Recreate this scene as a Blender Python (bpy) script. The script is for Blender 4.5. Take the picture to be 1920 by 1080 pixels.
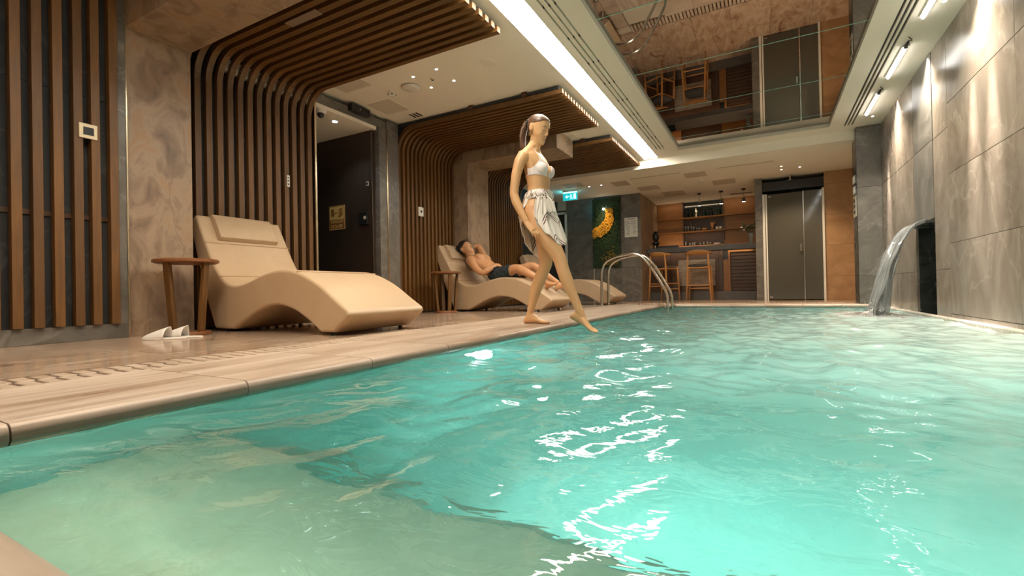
import bpy, bmesh, math, random
import numpy as np
from mathutils import Vector, Matrix, noise
from mathutils.bvhtree import BVHTree

random.seed(7)
PI = math.pi
scene = bpy.context.scene
for o in list(bpy.data.objects):
    bpy.data.objects.remove(o, do_unlink=True)
COL = scene.collection

# ------------------------------------------------------------------ camera
cam_d = bpy.data.cameras.new('camera')
cam_d.sensor_width = 36.0
cam_d.lens = 36.0 * 880.0 / 1920.0
cam_d.clip_start = 0.02
cam = bpy.data.objects.new('camera', cam_d)
COL.objects.link(cam)
def cam_matrix():
    F, VX, VY, SL = 880.0, 1438.0, 536.0, -0.0196
    ey = Vector((VX - 960, 540 - VY, -F)).normalized()
    up = Vector((1, -SL, 0)).cross(ey).normalized()
    if up.y < 0:
        up = -up
    ex = ey.cross(up)
    m = Matrix((ex, ey, up)).to_4x4()
    m.translation = Vector((0, 0, 0.273))
    return m
cam.matrix_world = cam_matrix()
scene.camera = cam

# ------------------------------------------------------------------ world, exposure
world = bpy.data.worlds.new('world')
scene.world = world
world.use_nodes = True
world.node_tree.nodes['Background'].inputs[0].default_value = (0.9, 0.85, 0.75, 1)
world.node_tree.nodes['Background'].inputs[1].default_value = 0.05
vs = scene.view_settings
vs.view_transform = 'Standard'
vs.look = 'None'
vs.gamma = 1.0
vs.use_curve_mapping = False
vs.exposure = 0.42
scene.cycles.max_bounces = 8
scene.cycles.diffuse_bounces = 4
scene.cycles.glossy_bounces = 5
scene.cycles.transparent_max_bounces = 12
scene.cycles.caustics_reflective = False
scene.cycles.caustics_refractive = False
scene.cycles.sample_clamp_indirect = 4.0

def light(name, kind, loc, power, color, aim=(0, 0, -1), **kw):
    d = bpy.data.lights.new(name, kind)
    d.energy = power
    d.color = color
    for k, v in kw.items():
        setattr(d, k, v)
    o = bpy.data.objects.new(name, d)
    COL.objects.link(o)
    o.location = loc
    o.rotation_euler = Vector(aim).to_track_quat('-Z', 'Y').to_euler()
    return o
WARM = (1.0, 0.73, 0.46)
SOFT = (1.0, 0.86, 0.68)
COOL = (0.75, 0.9, 1.0)
CEIL = 2.45
BARZ = 2.31
STRIP = 25.0
# ceiling downlights over the deck (the four lit ones in view and an unseen cluster added as fill)
DECK_SPOTS = [(-3.09, 3.69), (-2.79, 3.68), (-3.09, 3.98), (-2.79, 3.97)]
for cx, cy, pw in ((0, 0, 15), (0.3, -2.6, 17)):
    for x, y in DECK_SPOTS:
        light('downlight_lamp', 'SPOT', (x + cx, y + cy, CEIL - 0.03), pw, WARM, spot_size=1.9, spot_blend=0.8, shadow_soft_size=0.03)
# wall washers along the stone wall
for y0, y1 in ((1.70, 2.50), (2.93, 3.73), (4.16, 4.96), (5.50, 6.22), (6.68, 7.44)):
    light('wall_washer_lamp', 'AREA', (1.25, (y0 + y1) / 2, CEIL - 0.05), 38, (1.0, 0.91, 0.77), aim=(0.12, 0, -1),
          shape='RECTANGLE', size=0.03, size_y=y1 - y0, spread=2.0)
# narrow downlights close to the stone wall throw the tall pale scallops
SCALLOPS = [(1.25, 1.70), (1.25, 4.45), (1.25, 4.80), (1.25, 7.60)]
for x, y in SCALLOPS:
    light('scallop_lamp', 'SPOT', (x, y, CEIL - 0.02), 950, (1.0, 0.92, 0.84), aim=(0.105, 0, -1), spot_size=0.27, spot_blend=1.0, shadow_soft_size=0.03)
# bar
for x in (-1.252, -0.818, -0.39):
    light('pendant_lamp', 'SPOT', (x, 10.9, 2.03), 8, WARM, spot_size=2.2, spot_blend=0.6, shadow_soft_size=0.03)
for x, y in ((-2.2, 8.9), (0.34, 9.4), (0.54, 9.4), (0.25, 8.85)):
    light('bar_downlight_lamp', 'SPOT', (x, y, BARZ - 0.02), 34, WARM, spot_size=2.0, spot_blend=0.7, shadow_soft_size=0.03)
light('corridor_lamp', 'SPOT', (-4.33, 3.78, 2.23), 10, COOL, spot_size=2.0, spot_blend=0.7, shadow_soft_size=0.03)
light('moss_lamp', 'SPOT', (-3.12, 9.55, 2.28), 26, (1.0, 0.7, 0.35), aim=(0.02, 0.5, -0.62), spot_size=0.75, spot_blend=0.8, shadow_soft_size=0.02)
light('exit_glow', 'POINT', (-3.62, 9.1, 2.22), 2.0, (0.1, 0.75, 0.9), shadow_soft_size=0.06)
# pool lamps under water; hidden ones below the bench are added to brighten it
POOL_LAMPS = [(-1.468, 2.25, -0.22, 1, 0, 14), (-0.55, 1.118, -0.95, 0, 1, 58), (0.05, 1.118, -0.95, 0, 1, 58), (1.0, 1.118, -0.95, 0, 1, 58)]
for x, y, z, ax, ay, pw in POOL_LAMPS:
    light('pool_lamp', 'SPOT', (x + 0.03 * ax, y + 0.03 * ay, z), pw, (0.85, 1.0, 0.95), aim=(ax, ay, 0.0), spot_size=2.7, spot_blend=0.9, shadow_soft_size=0.06)

# added fill lamp hidden under the near coping, washing the shallow bench
light('bench_fill', 'AREA', (-0.03, 0.245, -0.115), 4.6, (1.0, 0.97, 0.80), aim=(0, 1, -0.42), shape='RECTANGLE', size=2.75, size_y=0.02, spread=2.6)

# ------------------------------------------------------------------ node materials
def new_mat(name):
    m = bpy.data.materials.new(name)
    m.use_nodes = True
    nt = m.node_tree
    b = nt.nodes['Principled BSDF']
    return m, nt, b
def node(nt, t, **kw):
    n = nt.nodes.new(t)
    for k, v in kw.items():
        setattr(n, k, v)
    return n
def flat(name, c, rough=0.5, metal=0.0, emit=None, es=0.0, spec=0.5, coat=0.0):
    m, nt, b = new_mat(name)
    b.inputs['Base Color'].default_value = (*c, 1)
    b.inputs['Roughness'].default_value = rough
    b.inputs['Metallic'].default_value = metal
    b.inputs['Specular IOR Level'].default_value = spec
    b.inputs['Coat Weight'].default_value = coat
    if emit:
        b.inputs['Emission Color'].default_value = (*emit, 1)
        b.inputs['Emission Strength'].default_value = es
    n = node(nt, 'ShaderNodeTexNoise')
    n.inputs['Scale'].default_value = 60
    mx = node(nt, 'ShaderNodeMapRange')
    mx.inputs['To Min'].default_value = max(0.0, rough - 0.04)
    mx.inputs['To Max'].default_value = min(1.0, rough + 0.04)
    nt.links.new(n.outputs['Fac'], mx.inputs['Value'])
    nt.links.new(mx.outputs[0], b.inputs['Roughness'])
    return m
def coords(nt, scale, vary=5.0):
    g = node(nt, 'ShaderNodeNewGeometry')
    oi = node(nt, 'ShaderNodeObjectInfo')
    v = node(nt, 'ShaderNodeVectorMath', operation='MULTIPLY_ADD')
    cr = node(nt, 'ShaderNodeCombineXYZ')
    mu = node(nt, 'ShaderNodeMath', operation='MULTIPLY')
    mu.inputs[1].default_value = vary
    nt.links.new(oi.outputs['Random'], mu.inputs[0])
    for i in range(3):
        nt.links.new(mu.outputs[0], cr.inputs[i])
    v.inputs[1].default_value = scale
    nt.links.new(g.outputs['Position'], v.inputs[0])
    nt.links.new(cr.outputs[0], v.inputs[2])
    return v.outputs[0]
def ramp(nt, fac, stops):
    r = node(nt, 'ShaderNodeValToRGB')
    e = r.color_ramp.elements
    while len(e) < len(stops):
        e.new(0.5)
    for i, (p, c) in enumerate(stops):
        e[i].position = p
        e[i].color = (*c, 1)
    nt.links.new(fac, r.inputs[0])
    return r.outputs[0]
def noisy(name, stops, scale=(1, 1, 1), nscale=4.0, detail=8.0, distort=0.8, rough=(0.3, 0.5), bump=0.0, vein=None, vscale=1.5, vop=0.3, vary=5.0, metal=0.0, bright=0.0, coat=0.0):
    m, nt, b = new_mat(name)
    co = coords(nt, scale, vary)
    n = node(nt, 'ShaderNodeTexNoise')
    n.inputs['Scale'].default_value = nscale
    n.inputs['Detail'].default_value = detail
    n.inputs['Roughness'].default_value = 0.6
    n.inputs['Distortion'].default_value = distort
    nt.links.new(co, n.inputs['Vector'])
    col = ramp(nt, n.outputs['Fac'], stops)
    if vein:
        w = node(nt, 'ShaderNodeTexNoise')
        w.inputs['Scale'].default_value = vscale
        w.inputs['Detail'].default_value = 6
        w.inputs['Distortion'].default_value = 1.6
        nt.links.new(co, w.inputs['Vector'])
        s = node(nt, 'ShaderNodeMath', operation='SUBTRACT')
        s.inputs[1].default_value = 0.5
        a = node(nt, 'ShaderNodeMath', operation='ABSOLUTE')
        nt.links.new(w.outputs['Fac'], s.inputs[0])
        nt.links.new(s.outputs[0], a.inputs[0])
        mr = node(nt, 'ShaderNodeMapRange')
        mr.inputs['From Min'].default_value = 0.0
        mr.inputs['From Max'].default_value = 0.012
        mr.inputs['To Min'].default_value = vop
        mr.inputs['To Max'].default_value = 0.0
        nt.links.new(a.outputs[0], mr.inputs['Value'])
        mx = node(nt, 'ShaderNodeMix', data_type='RGBA')
        nt.links.new(mr.outputs[0], mx.inputs[0])
        nt.links.new(col, mx.inputs[6])
        mx.inputs[7].default_value = (*vein, 1)
        col = mx.outputs[2]
    if bright:
        oi = node(nt, 'ShaderNodeObjectInfo')
        mr2 = node(nt, 'ShaderNodeMapRange')
        mr2.inputs['To Min'].default_value = 1 - bright
        mr2.inputs['To Max'].default_value = 1 + bright
        nt.links.new(oi.outputs['Random'], mr2.inputs['Value'])
        hs = node(nt, 'ShaderNodeHueSaturation')
        nt.links.new(mr2.outputs[0], hs.inputs['Value'])
        nt.links.new(col, hs.inputs['Color'])
        col = hs.outputs[0]
    nt.links.new(col, b.inputs['Base Color'])
    mr3 = node(nt, 'ShaderNodeMapRange')
    mr3.inputs['To Min'].default_value = rough[0]
    mr3.inputs['To Max'].default_value = rough[1]
    nt.links.new(n.outputs['Fac'], mr3.inputs['Value'])
    nt.links.new(mr3.outputs[0], b.inputs['Roughness'])
    b.inputs['Metallic'].default_value = metal
    b.inputs['Coat Weight'].default_value = coat
    if bump:
        bp = node(nt, 'ShaderNodeBump')
        bp.inputs['Strength'].default_value = bump
        bp.inputs['Distance'].default_value = 0.01
        nt.links.new(n.outputs['Fac'], bp.inputs['Height'])
        nt.links.new(bp.outputs[0], b.inputs['Normal'])
    return m

M = {}
M['ceiling'] = noisy('ceiling_paint', [(0.3, (0.86, 0.79, 0.66)), (0.7, (0.89, 0.82, 0.69))], nscale=3, rough=(0.7, 0.85))
M['white_frame'] = flat('white_lacquer', (0.8, 0.78, 0.72), 0.4)
M['wood_slat'] = noisy('slat_wood', [(0.25, (0.080, 0.035, 0.0075)), (0.55, (0.132, 0.059, 0.0125)), (0.8, (0.178, 0.081, 0.018))], scale=(14, 14, 1.0), nscale=3, rough=(0.4, 0.6), bump=0.05, vary=9, bright=0.18)
M['wood_dark'] = noisy('dark_wood', [(0.3, (0.045, 0.019, 0.008)), (0.7, (0.085, 0.036, 0.014))], scale=(3, 3, 14), nscale=3, rough=(0.35, 0.5), vary=9)
M['wood_bar'] = noisy('bar_wood', [(0.3, (0.20, 0.080, 0.017)), (0.7, (0.28, 0.118, 0.026))], scale=(2, 8, 10), nscale=2, rough=(0.4, 0.55), vary=9)
M['wood_stool'] = noisy('stool_wood', [(0.3, (0.42, 0.19, 0.055)), (0.7, (0.55, 0.27, 0.085))], scale=(12, 12, 2), nscale=3, rough=(0.4, 0.5))
M['wood_table'] = noisy('table_wood', [(0.3, (0.15, 0.055, 0.018)), (0.7, (0.26, 0.105, 0.036))], scale=(10, 10, 2), nscale=3, rough=(0.35, 0.5), vary=3)
M['backing'] = noisy('dark_backing', [(0.3, (0.014, 0.017, 0.020)), (0.7, (0.028, 0.030, 0.032))], nscale=3, rough=(0.6, 0.8), vein=(0.10, 0.10, 0.10), vscale=1.2)
M['stone_brown'] = noisy('brown_stone', [(0.26, (0.14, 0.092, 0.06)), (0.42, (0.25, 0.17, 0.112)), (0.54, (0.345, 0.25, 0.168)), (0.66, (0.34, 0.205, 0.108)), (0.78, (0.42, 0.32, 0.23))], scale=(1.4, 1.4, 0.9), nscale=4.5, detail=12, distort=0.7, rough=(0.35, 0.55), vein=(0.16, 0.09, 0.05), vscale=0.9, vop=0.4, vary=0.6)
M['stone_grey'] = noisy('grey_stone', [(0.3, (0.09, 0.082, 0.07)), (0.55, (0.145, 0.132, 0.112)), (0.75, (0.20, 0.182, 0.155))], nscale=2.5, distort=1.5, rough=(0.25, 0.4), vein=(0.36, 0.33, 0.29), vscale=1.1)
M['stone_tile'] = noisy('wall_marble', [(0.3, (0.16, 0.125, 0.095)), (0.55, (0.23, 0.188, 0.148)), (0.75, (0.29, 0.245, 0.195))], scale=(1, 1, 0.6), nscale=2.2, distort=1.8, rough=(0.16, 0.30), vein=(0.48, 0.41, 0.33), vscale=1.0, vop=0.2)
M['stone_black'] = noisy('black_stone', [(0.3, (0.02, 0.022, 0.02)), (0.7, (0.05, 0.052, 0.045))], nscale=3, rough=(0.2, 0.35), vein=(0.15, 0.15, 0.13), vscale=1.5)
M['stone_warm'] = noisy('warm_marble', [(0.3, (0.32, 0.18, 0.085)), (0.6, (0.44, 0.26, 0.13)), (0.8, (0.52, 0.33, 0.18))], scale=(1, 1, 1), nscale=2.4, distort=1.5, rough=(0.3, 0.45), vein=(0.58, 0.42, 0.27), vscale=1.6)
M['grout'] = flat('grout', (0.55, 0.48, 0.38), 0.8)
M['deck'] = noisy('wet_deck_stone', [(0.30, (0.24, 0.135, 0.085)), (0.41, (0.40, 0.27, 0.185)), (0.55, (0.49, 0.36, 0.26)), (0.74, (0.58, 0.46, 0.355))], scale=(3.2, 1.1, 1), nscale=2.0, distort=1.3, rough=(0.05, 0.22), vary=3)
M['coping'] = noisy('coping_stone', [(0.32, (0.34, 0.23, 0.155)), (0.5, (0.50, 0.385, 0.295)), (0.66, (0.66, 0.55, 0.45))], scale=(7, 0.45, 5), nscale=2.0, distort=0.7, rough=(0.22, 0.4), vary=3)
M['coping_x'] = noisy('coping_stone_cross', [(0.3, (0.36, 0.25, 0.175)), (0.5, (0.50, 0.385, 0.29)), (0.7, (0.60, 0.485, 0.385))], scale=(0.7, 5, 5), nscale=2.0, distort=0.7, rough=(0.22, 0.4), vary=3)
M['ledge'] = noisy('wet_granite', [(0.3, (0.30, 0.27, 0.22)), (0.5, (0.44, 0.40, 0.33)), (0.7, (0.58, 0.53, 0.45))], nscale=40, rough=(0.2, 0.4), bump=0.3)
M['drain'] = flat('drain_channel', (0.10, 0.06, 0.018), 0.6)
M['metal'] = noisy('brushed_steel', [(0.3, (0.62, 0.57, 0.50)), (0.7, (0.72, 0.68, 0.62))], nscale=20, rough=(0.14, 0.24), metal=1.0)
M['trim'] = noisy('brass_trim', [(0.3, (0.62, 0.50, 0.33)), (0.7, (0.72, 0.60, 0.42))], nscale=20, rough=(0.2, 0.3), metal=1.0)
M['black'] = flat('black_plastic', (0.012, 0.013, 0.014), 0.35)
M['blackmetal'] = flat('black_metal', (0.02, 0.02, 0.02), 0.3, 0.5)
M['white_plastic'] = flat('white_plastic', (0.78, 0.74, 0.66), 0.35)
M['cream_plastic'] = flat('cream_plastic', (0.78, 0.66, 0.45), 0.35)
M['vent_beige'] = flat('beige_panel', (0.55, 0.47, 0.36), 0.6)
M['panel_pale'] = flat('pale_panel', (0.66, 0.58, 0.47), 0.6)
M['leather'] = noisy('beige_leather', [(0.3, (0.47, 0.335, 0.205)), (0.7, (0.51, 0.37, 0.235))], nscale=5, rough=(0.38, 0.5), bump=0.03, vary=1)
M['seam'] = flat('leather_seam', (0.42, 0.28, 0.16), 0.6)
M['leather_black'] = flat('black_leather', (0.018, 0.018, 0.02), 0.4)
M['textile_white'] = noisy('white_textile', [(0.3, (0.78, 0.74, 0.68)), (0.7, (0.85, 0.82, 0.77))], nscale=60, rough=(0.8, 0.95), bump=0.1)
M['pool_tile'] = noisy('pool_mosaic', [(0.3, (0.20, 0.56, 0.50)), (0.7, (0.28, 0.66, 0.60))], nscale=25, rough=(0.3, 0.5))
M['pool_step'] = noisy('pool_step_mosaic', [(0.3, (0.52, 0.52, 0.35)), (0.7, (0.60, 0.60, 0.43))], nscale=25, rough=(0.3, 0.5))
M['strip'] = flat('strip_diffuser', (0.9, 0.9, 0.88), 0.5, emit=(1.0, 0.935, 0.81), es=STRIP)
M['washer'] = flat('washer_tube', (0.9, 0.9, 0.88), 0.5, emit=(1.0, 0.97, 0.92), es=14)
M['lamp_warm'] = flat('lamp_lens', (0.9, 0.9, 0.88), 0.5, emit=(1.0, 0.93, 0.82), es=25)
M['lamp_cool'] = flat('cool_lamp_lens', (0.9, 0.9, 0.88), 0.5, emit=(0.8, 0.93, 1.0), es=25)
M['lamp_pool'] = flat('pool_lamp_lens', (0.9, 0.95, 0.9), 0.4, emit=(0.8, 1.0, 0.97), es=40)
M['fill_bench'] = flat('bench_fill_diffuser', (0.9, 0.9, 0.85), 0.4, emit=(1.0, 0.97, 0.85), es=3)
M['exit'] = flat('exit_sign_face', (0.0, 0.3, 0.32), 0.4, emit=(0.01, 0.50, 0.55), es=0.75)
M['exit_white'] = flat('exit_sign_symbol', (0.6, 0.9, 0.9), 0.4, emit=(0.45, 0.95, 0.95), es=1.3)
M['skin'] = noisy('skin_light', [(0.3, (0.66, 0.375, 0.175)), (0.7, (0.71, 0.415, 0.20))], nscale=6, rough=(0.42, 0.52), vary=0)
M['skin_tan'] = noisy('skin_tan', [(0.3, (0.56, 0.28, 0.13)), (0.7, (0.61, 0.315, 0.15))], nscale=6, rough=(0.42, 0.52), vary=0)
for k in ('skin', 'skin_tan'):
    b = M[k].node_tree.nodes['Principled BSDF']
    b.inputs['Subsurface Weight'].default_value = 0.08
    b.inputs['Subsurface Radius'].default_value = (0.02, 0.008, 0.004)
M['lip'] = flat('lips', (0.56, 0.25, 0.15), 0.45)
M['brow'] = flat('brow_hair', (0.10, 0.05, 0.028), 0.7)
M['hair_brown'] = noisy('brown_hair', [(0.3, (0.075, 0.037, 0.020)), (0.7, (0.19, 0.10, 0.055))], scale=(6, 30, 6), nscale=4, rough=(0.34, 0.5), vary=0)
M['hair_black'] = noisy('black_hair', [(0.3, (0.008, 0.007, 0.007)), (0.7, (0.022, 0.018, 0.016))], nscale=30, rough=(0.35, 0.5), bump=0.3, vary=0)
M['bikini'] = noisy('bikini_fabric', [(0.3, (0.80, 0.69, 0.66)), (0.7, (0.84, 0.74, 0.71))], nscale=80, rough=(0.7, 0.8))
M['shorts'] = noisy('shorts_fabric', [(0.3, (0.016, 0.024, 0.028)), (0.7, (0.03, 0.042, 0.046))], nscale=20, rough=(0.7, 0.85), bump=0.2)
M['gold'] = flat('gold', (0.85, 0.60, 0.25), 0.2, 1.0)
M['moss'] = noisy('dark_moss', [(0.3, (0.006, 0.014, 0.006)), (0.55, (0.02, 0.045, 0.015)), (0.75, (0.05, 0.085, 0.02))], nscale=22, rough=(0.8, 0.95), bump=0.5)
M['moss_yellow'] = noisy('yellow_moss', [(0.3, (0.55, 0.26, 0.02)), (0.7, (0.78, 0.42, 0.04))], nscale=40, rough=(0.8, 0.9))
M['moss_olive'] = noisy('olive_moss', [(0.3, (0.10, 0.09, 0.015)), (0.7, (0.22, 0.15, 0.02))], nscale=40, rough=(0.8, 0.9))
M['moss_leaf'] = flat('moss_leaf', (0.03, 0.075, 0.02), 0.7)
M['paper'] = flat('paper', (0.72, 0.68, 0.60), 0.6)
M['ink'] = flat('ink', (0.05, 0.05, 0.05), 0.6)
M['sign_yellow'] = flat('sign_yellow', (0.66, 0.44, 0.14), 0.45)
M['sign_brown'] = flat('sign_brown', (0.22, 0.085, 0.02), 0.45)
M['door_brown'] = noisy('dark_brown_panel', [(0.3, (0.026, 0.017, 0.012)), (0.7, (0.045, 0.028, 0.018))], scale=(6, 6, 1), nscale=3, rough=(0.35, 0.5))
M['dull_brown'] = flat('dull_brown', (0.22, 0.15, 0.10), 0.6)
M['ceramic'] = flat('white_ceramic', (0.75, 0.70, 0.62), 0.25)
M['bottle'] = flat('dark_bottle', (0.01, 0.02, 0.02), 0.1, coat=0.5)
M['slate'] = noisy('counter_slate', [(0.3, (0.075, 0.068, 0.06)), (0.7, (0.12, 0.11, 0.098))], nscale=6, rough=(0.35, 0.5))
M['rough_stone'] = noisy('split_stone', [(0.3, (0.18, 0.145, 0.11)), (0.55, (0.34, 0.28, 0.22)), (0.75, (0.50, 0.43, 0.35))], scale=(1.2, 1, 5), nscale=3, distort=1.0, rough=(0.6, 0.8), bump=0.6)

def glassy(name, tint, gloss_col=(1, 1, 1), rough=0.02, ior=1.5, haze=0.0, haze_col=(1, 1, 1)):
    m = bpy.data.materials.new(name)
    m.use_nodes = True
    nt = m.node_tree
    nt.nodes.clear()
    out = node(nt, 'ShaderNodeOutputMaterial')
    tr = node(nt, 'ShaderNodeBsdfTransparent')
    tr.inputs[0].default_value = (*tint, 1)
    gl = node(nt, 'ShaderNodeBsdfGlossy')
    gl.inputs['Color'].default_value = (*gloss_col, 1)
    gl.inputs['Roughness'].default_value = rough
    fr = node(nt, 'ShaderNodeFresnel')
    fr.inputs['IOR'].default_value = ior
    mx = node(nt, 'ShaderNodeMixShader')
    base = tr.outputs[0]
    if haze:
        df = node(nt, 'ShaderNodeBsdfDiffuse')
        df.inputs[0].default_value = (*haze_col, 1)
        tl = node(nt, 'ShaderNodeBsdfTranslucent')
        tl.inputs[0].default_value = (*haze_col, 1)
        ad = node(nt, 'ShaderNodeMixShader')
        nt.links.new(df.outputs[0], ad.inputs[1])
        nt.links.new(tl.outputs[0], ad.inputs[2])
        m2 = node(nt, 'ShaderNodeMixShader')
        m2.inputs[0].default_value = haze
        nt.links.new(tr.outputs[0], m2.inputs[1])
        nt.links.new(ad.outputs[0], m2.inputs[2])
        base = m2.outputs[0]
    nt.links.new(fr.outputs[0], mx.inputs[0])
    nt.links.new(base, mx.inputs[1])
    nt.links.new(gl.outputs[0], mx.inputs[2])
    nt.links.new(mx.outputs[0], out.inputs[0])
    return m, nt, fr, gl
M['glass'] = glassy('clear_glass', (0.85, 0.88, 0.88), haze=0.38, haze_col=(0.85, 0.85, 0.82))[0]
M['door_glass'] = glassy('smoked_glass', (0.10, 0.095, 0.08), rough=0.08, ior=1.5, haze=0.7, haze_col=(0.25, 0.24, 0.195))[0]
M['fall'] = glassy('falling_water', (0.93, 0.95, 0.95), rough=0.05, ior=1.33, haze=0.32, haze_col=(0.88, 0.90, 0.89))[0]
M['foam'] = glassy('foam', (0.95, 0.98, 0.98), rough=0.2, ior=1.33, haze=0.55, haze_col=(0.88, 0.93, 0.92))[0]
def foam_mat():
    m, nt, fr, gl = glassy('foam', (0.97, 0.99, 0.99), rough=0.25, ior=1.33, haze=0.5, haze_col=(0.9, 0.93, 0.92))
    g = node(nt, 'ShaderNodeNewGeometry')
    ds = node(nt, 'ShaderNodeVectorMath', operation='DISTANCE')
    mp = node(nt, 'ShaderNodeMapping')
    mp.inputs['Scale'].default_value = (1.6, 0.8, 0.0)
    nt.links.new(g.outputs['Position'], mp.inputs[0])
    nt.links.new(mp.outputs[0], ds.inputs[0])
    ds.inputs[1].default_value = (0.985 * 1.6, 6.1 * 0.8, 0)
    n = node(nt, 'ShaderNodeTexNoise')
    n.inputs['Scale'].default_value = 17
    n.inputs['Detail'].default_value = 5
    nt.links.new(g.outputs['Position'], n.inputs['Vector'])
    s = node(nt, 'ShaderNodeMath', operation='MULTIPLY_ADD')
    s.inputs[1].default_value = -0.9
    nt.links.new(ds.outputs['Value'], s.inputs[0])
    nt.links.new(n.outputs['Fac'], s.inputs[2])
    mr = node(nt, 'ShaderNodeMapRange')
    mr.inputs['From Min'].default_value = -0.10
    mr.inputs['From Max'].default_value = 0.22
    nt.links.new(s.outputs[0], mr.inputs['Value'])
    f2 = node(nt, 'ShaderNodeMath', operation='MULTIPLY')
    nt.links.new(fr.outputs[0], f2.inputs[0])
    nt.links.new(mr.outputs[0], f2.inputs[1])
    for q in list(nt.nodes):
        if q.type == 'MIX_SHADER' and not q.inputs[0].is_linked and abs(q.inputs[0].default_value - 0.5) < 1e-4 and q.inputs[1].links[0].from_node.type == 'BSDF_TRANSPARENT':
            nt.links.new(mr.outputs[0], q.inputs[0])
        elif q.type == 'MIX_SHADER' and q.inputs[0].is_linked and q.inputs[0].links[0].from_node.type == 'FRESNEL':
            nt.links.new(f2.outputs[0], q.inputs[0])
    return m
M['foam'] = foam_mat()
def water_mat():
    m, nt, fr, gl = glassy('pool_water', (0.80, 0.97, 0.95), rough=0.015, ior=1.33, haze=0.30, haze_col=(0.22, 0.66, 0.63))
    tr = [n for n in nt.nodes if n.type == 'BSDF_TRANSPARENT'][0]
    rf = node(nt, 'ShaderNodeBsdfRefraction')
    rf.inputs['Color'].default_value = (0.80, 0.97, 0.95, 1)
    rf.inputs['IOR'].default_value = 1.33
    rf.inputs['Roughness'].default_value = 0.0
    for l in list(tr.outputs[0].links):
        nt.links.new(rf.outputs[0], l.to_socket)
    g = node(nt, 'ShaderNodeNewGeometry')
    mp = node(nt, 'ShaderNodeMapping')
    mp.inputs['Scale'].default_value = (1.0, 1.6, 1.0)
    nt.links.new(g.outputs['Position'], mp.inputs[0])
    n = node(nt, 'ShaderNodeTexNoise')
    n.inputs['Scale'].default_value = 9
    n.inputs['Detail'].default_value = 3
    n.inputs['Distortion'].default_value = 0.6
    nt.links.new(mp.outputs[0], n.inputs['Vector'])
    bp = node(nt, 'ShaderNodeBump')
    bp.inputs['Strength'].default_value = 0.25
    bp.inputs['Distance'].default_value = 0.02
    nt.links.new(n.outputs['Fac'], bp.inputs['Height'])
    for q in (fr, gl, rf):
        nt.links.new(bp.outputs[0], q.inputs['Normal'])
    # milky bubbles and the pale wall reflection, both put into the haze colour
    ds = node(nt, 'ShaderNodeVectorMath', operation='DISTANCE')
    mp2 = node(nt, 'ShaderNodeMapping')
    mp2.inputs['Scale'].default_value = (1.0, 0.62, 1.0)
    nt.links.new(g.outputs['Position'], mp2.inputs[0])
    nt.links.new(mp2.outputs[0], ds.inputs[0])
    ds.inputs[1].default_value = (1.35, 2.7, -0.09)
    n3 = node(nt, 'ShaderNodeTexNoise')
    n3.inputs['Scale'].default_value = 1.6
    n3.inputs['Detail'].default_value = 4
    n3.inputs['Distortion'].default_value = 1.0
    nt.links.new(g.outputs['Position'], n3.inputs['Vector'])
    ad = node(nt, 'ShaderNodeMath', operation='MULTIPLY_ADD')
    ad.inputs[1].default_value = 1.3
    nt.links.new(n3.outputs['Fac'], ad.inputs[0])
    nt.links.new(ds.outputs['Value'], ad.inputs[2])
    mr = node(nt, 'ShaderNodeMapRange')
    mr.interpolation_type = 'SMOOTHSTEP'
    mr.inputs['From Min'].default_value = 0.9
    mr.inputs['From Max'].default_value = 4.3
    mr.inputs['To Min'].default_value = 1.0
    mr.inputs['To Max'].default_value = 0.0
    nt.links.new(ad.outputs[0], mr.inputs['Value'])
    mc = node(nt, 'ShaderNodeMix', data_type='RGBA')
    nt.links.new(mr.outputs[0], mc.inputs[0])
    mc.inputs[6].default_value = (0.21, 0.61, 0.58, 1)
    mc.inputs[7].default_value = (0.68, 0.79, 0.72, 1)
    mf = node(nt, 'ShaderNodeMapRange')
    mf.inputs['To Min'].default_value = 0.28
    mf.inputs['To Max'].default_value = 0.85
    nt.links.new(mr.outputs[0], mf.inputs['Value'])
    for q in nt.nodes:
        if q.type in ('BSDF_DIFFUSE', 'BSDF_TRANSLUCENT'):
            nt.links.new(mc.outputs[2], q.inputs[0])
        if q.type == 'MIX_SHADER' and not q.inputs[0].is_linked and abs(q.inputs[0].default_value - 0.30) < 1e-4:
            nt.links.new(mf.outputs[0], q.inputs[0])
    return m
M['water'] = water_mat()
def mirror_mat():
    m, nt, b = new_mat('ceiling_mirror')
    b.inputs['Base Color'].default_value = (0.38, 0.345, 0.30, 1)
    b.inputs['Metallic'].default_value = 1.0
    b.inputs['Roughness'].default_value = 0.012
    return m
M['mirror'] = mirror_mat()
M['mirror_edge'] = flat('mirror_edge', (0.35, 0.65, 0.55), 0.2, coat=0.5)
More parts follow.
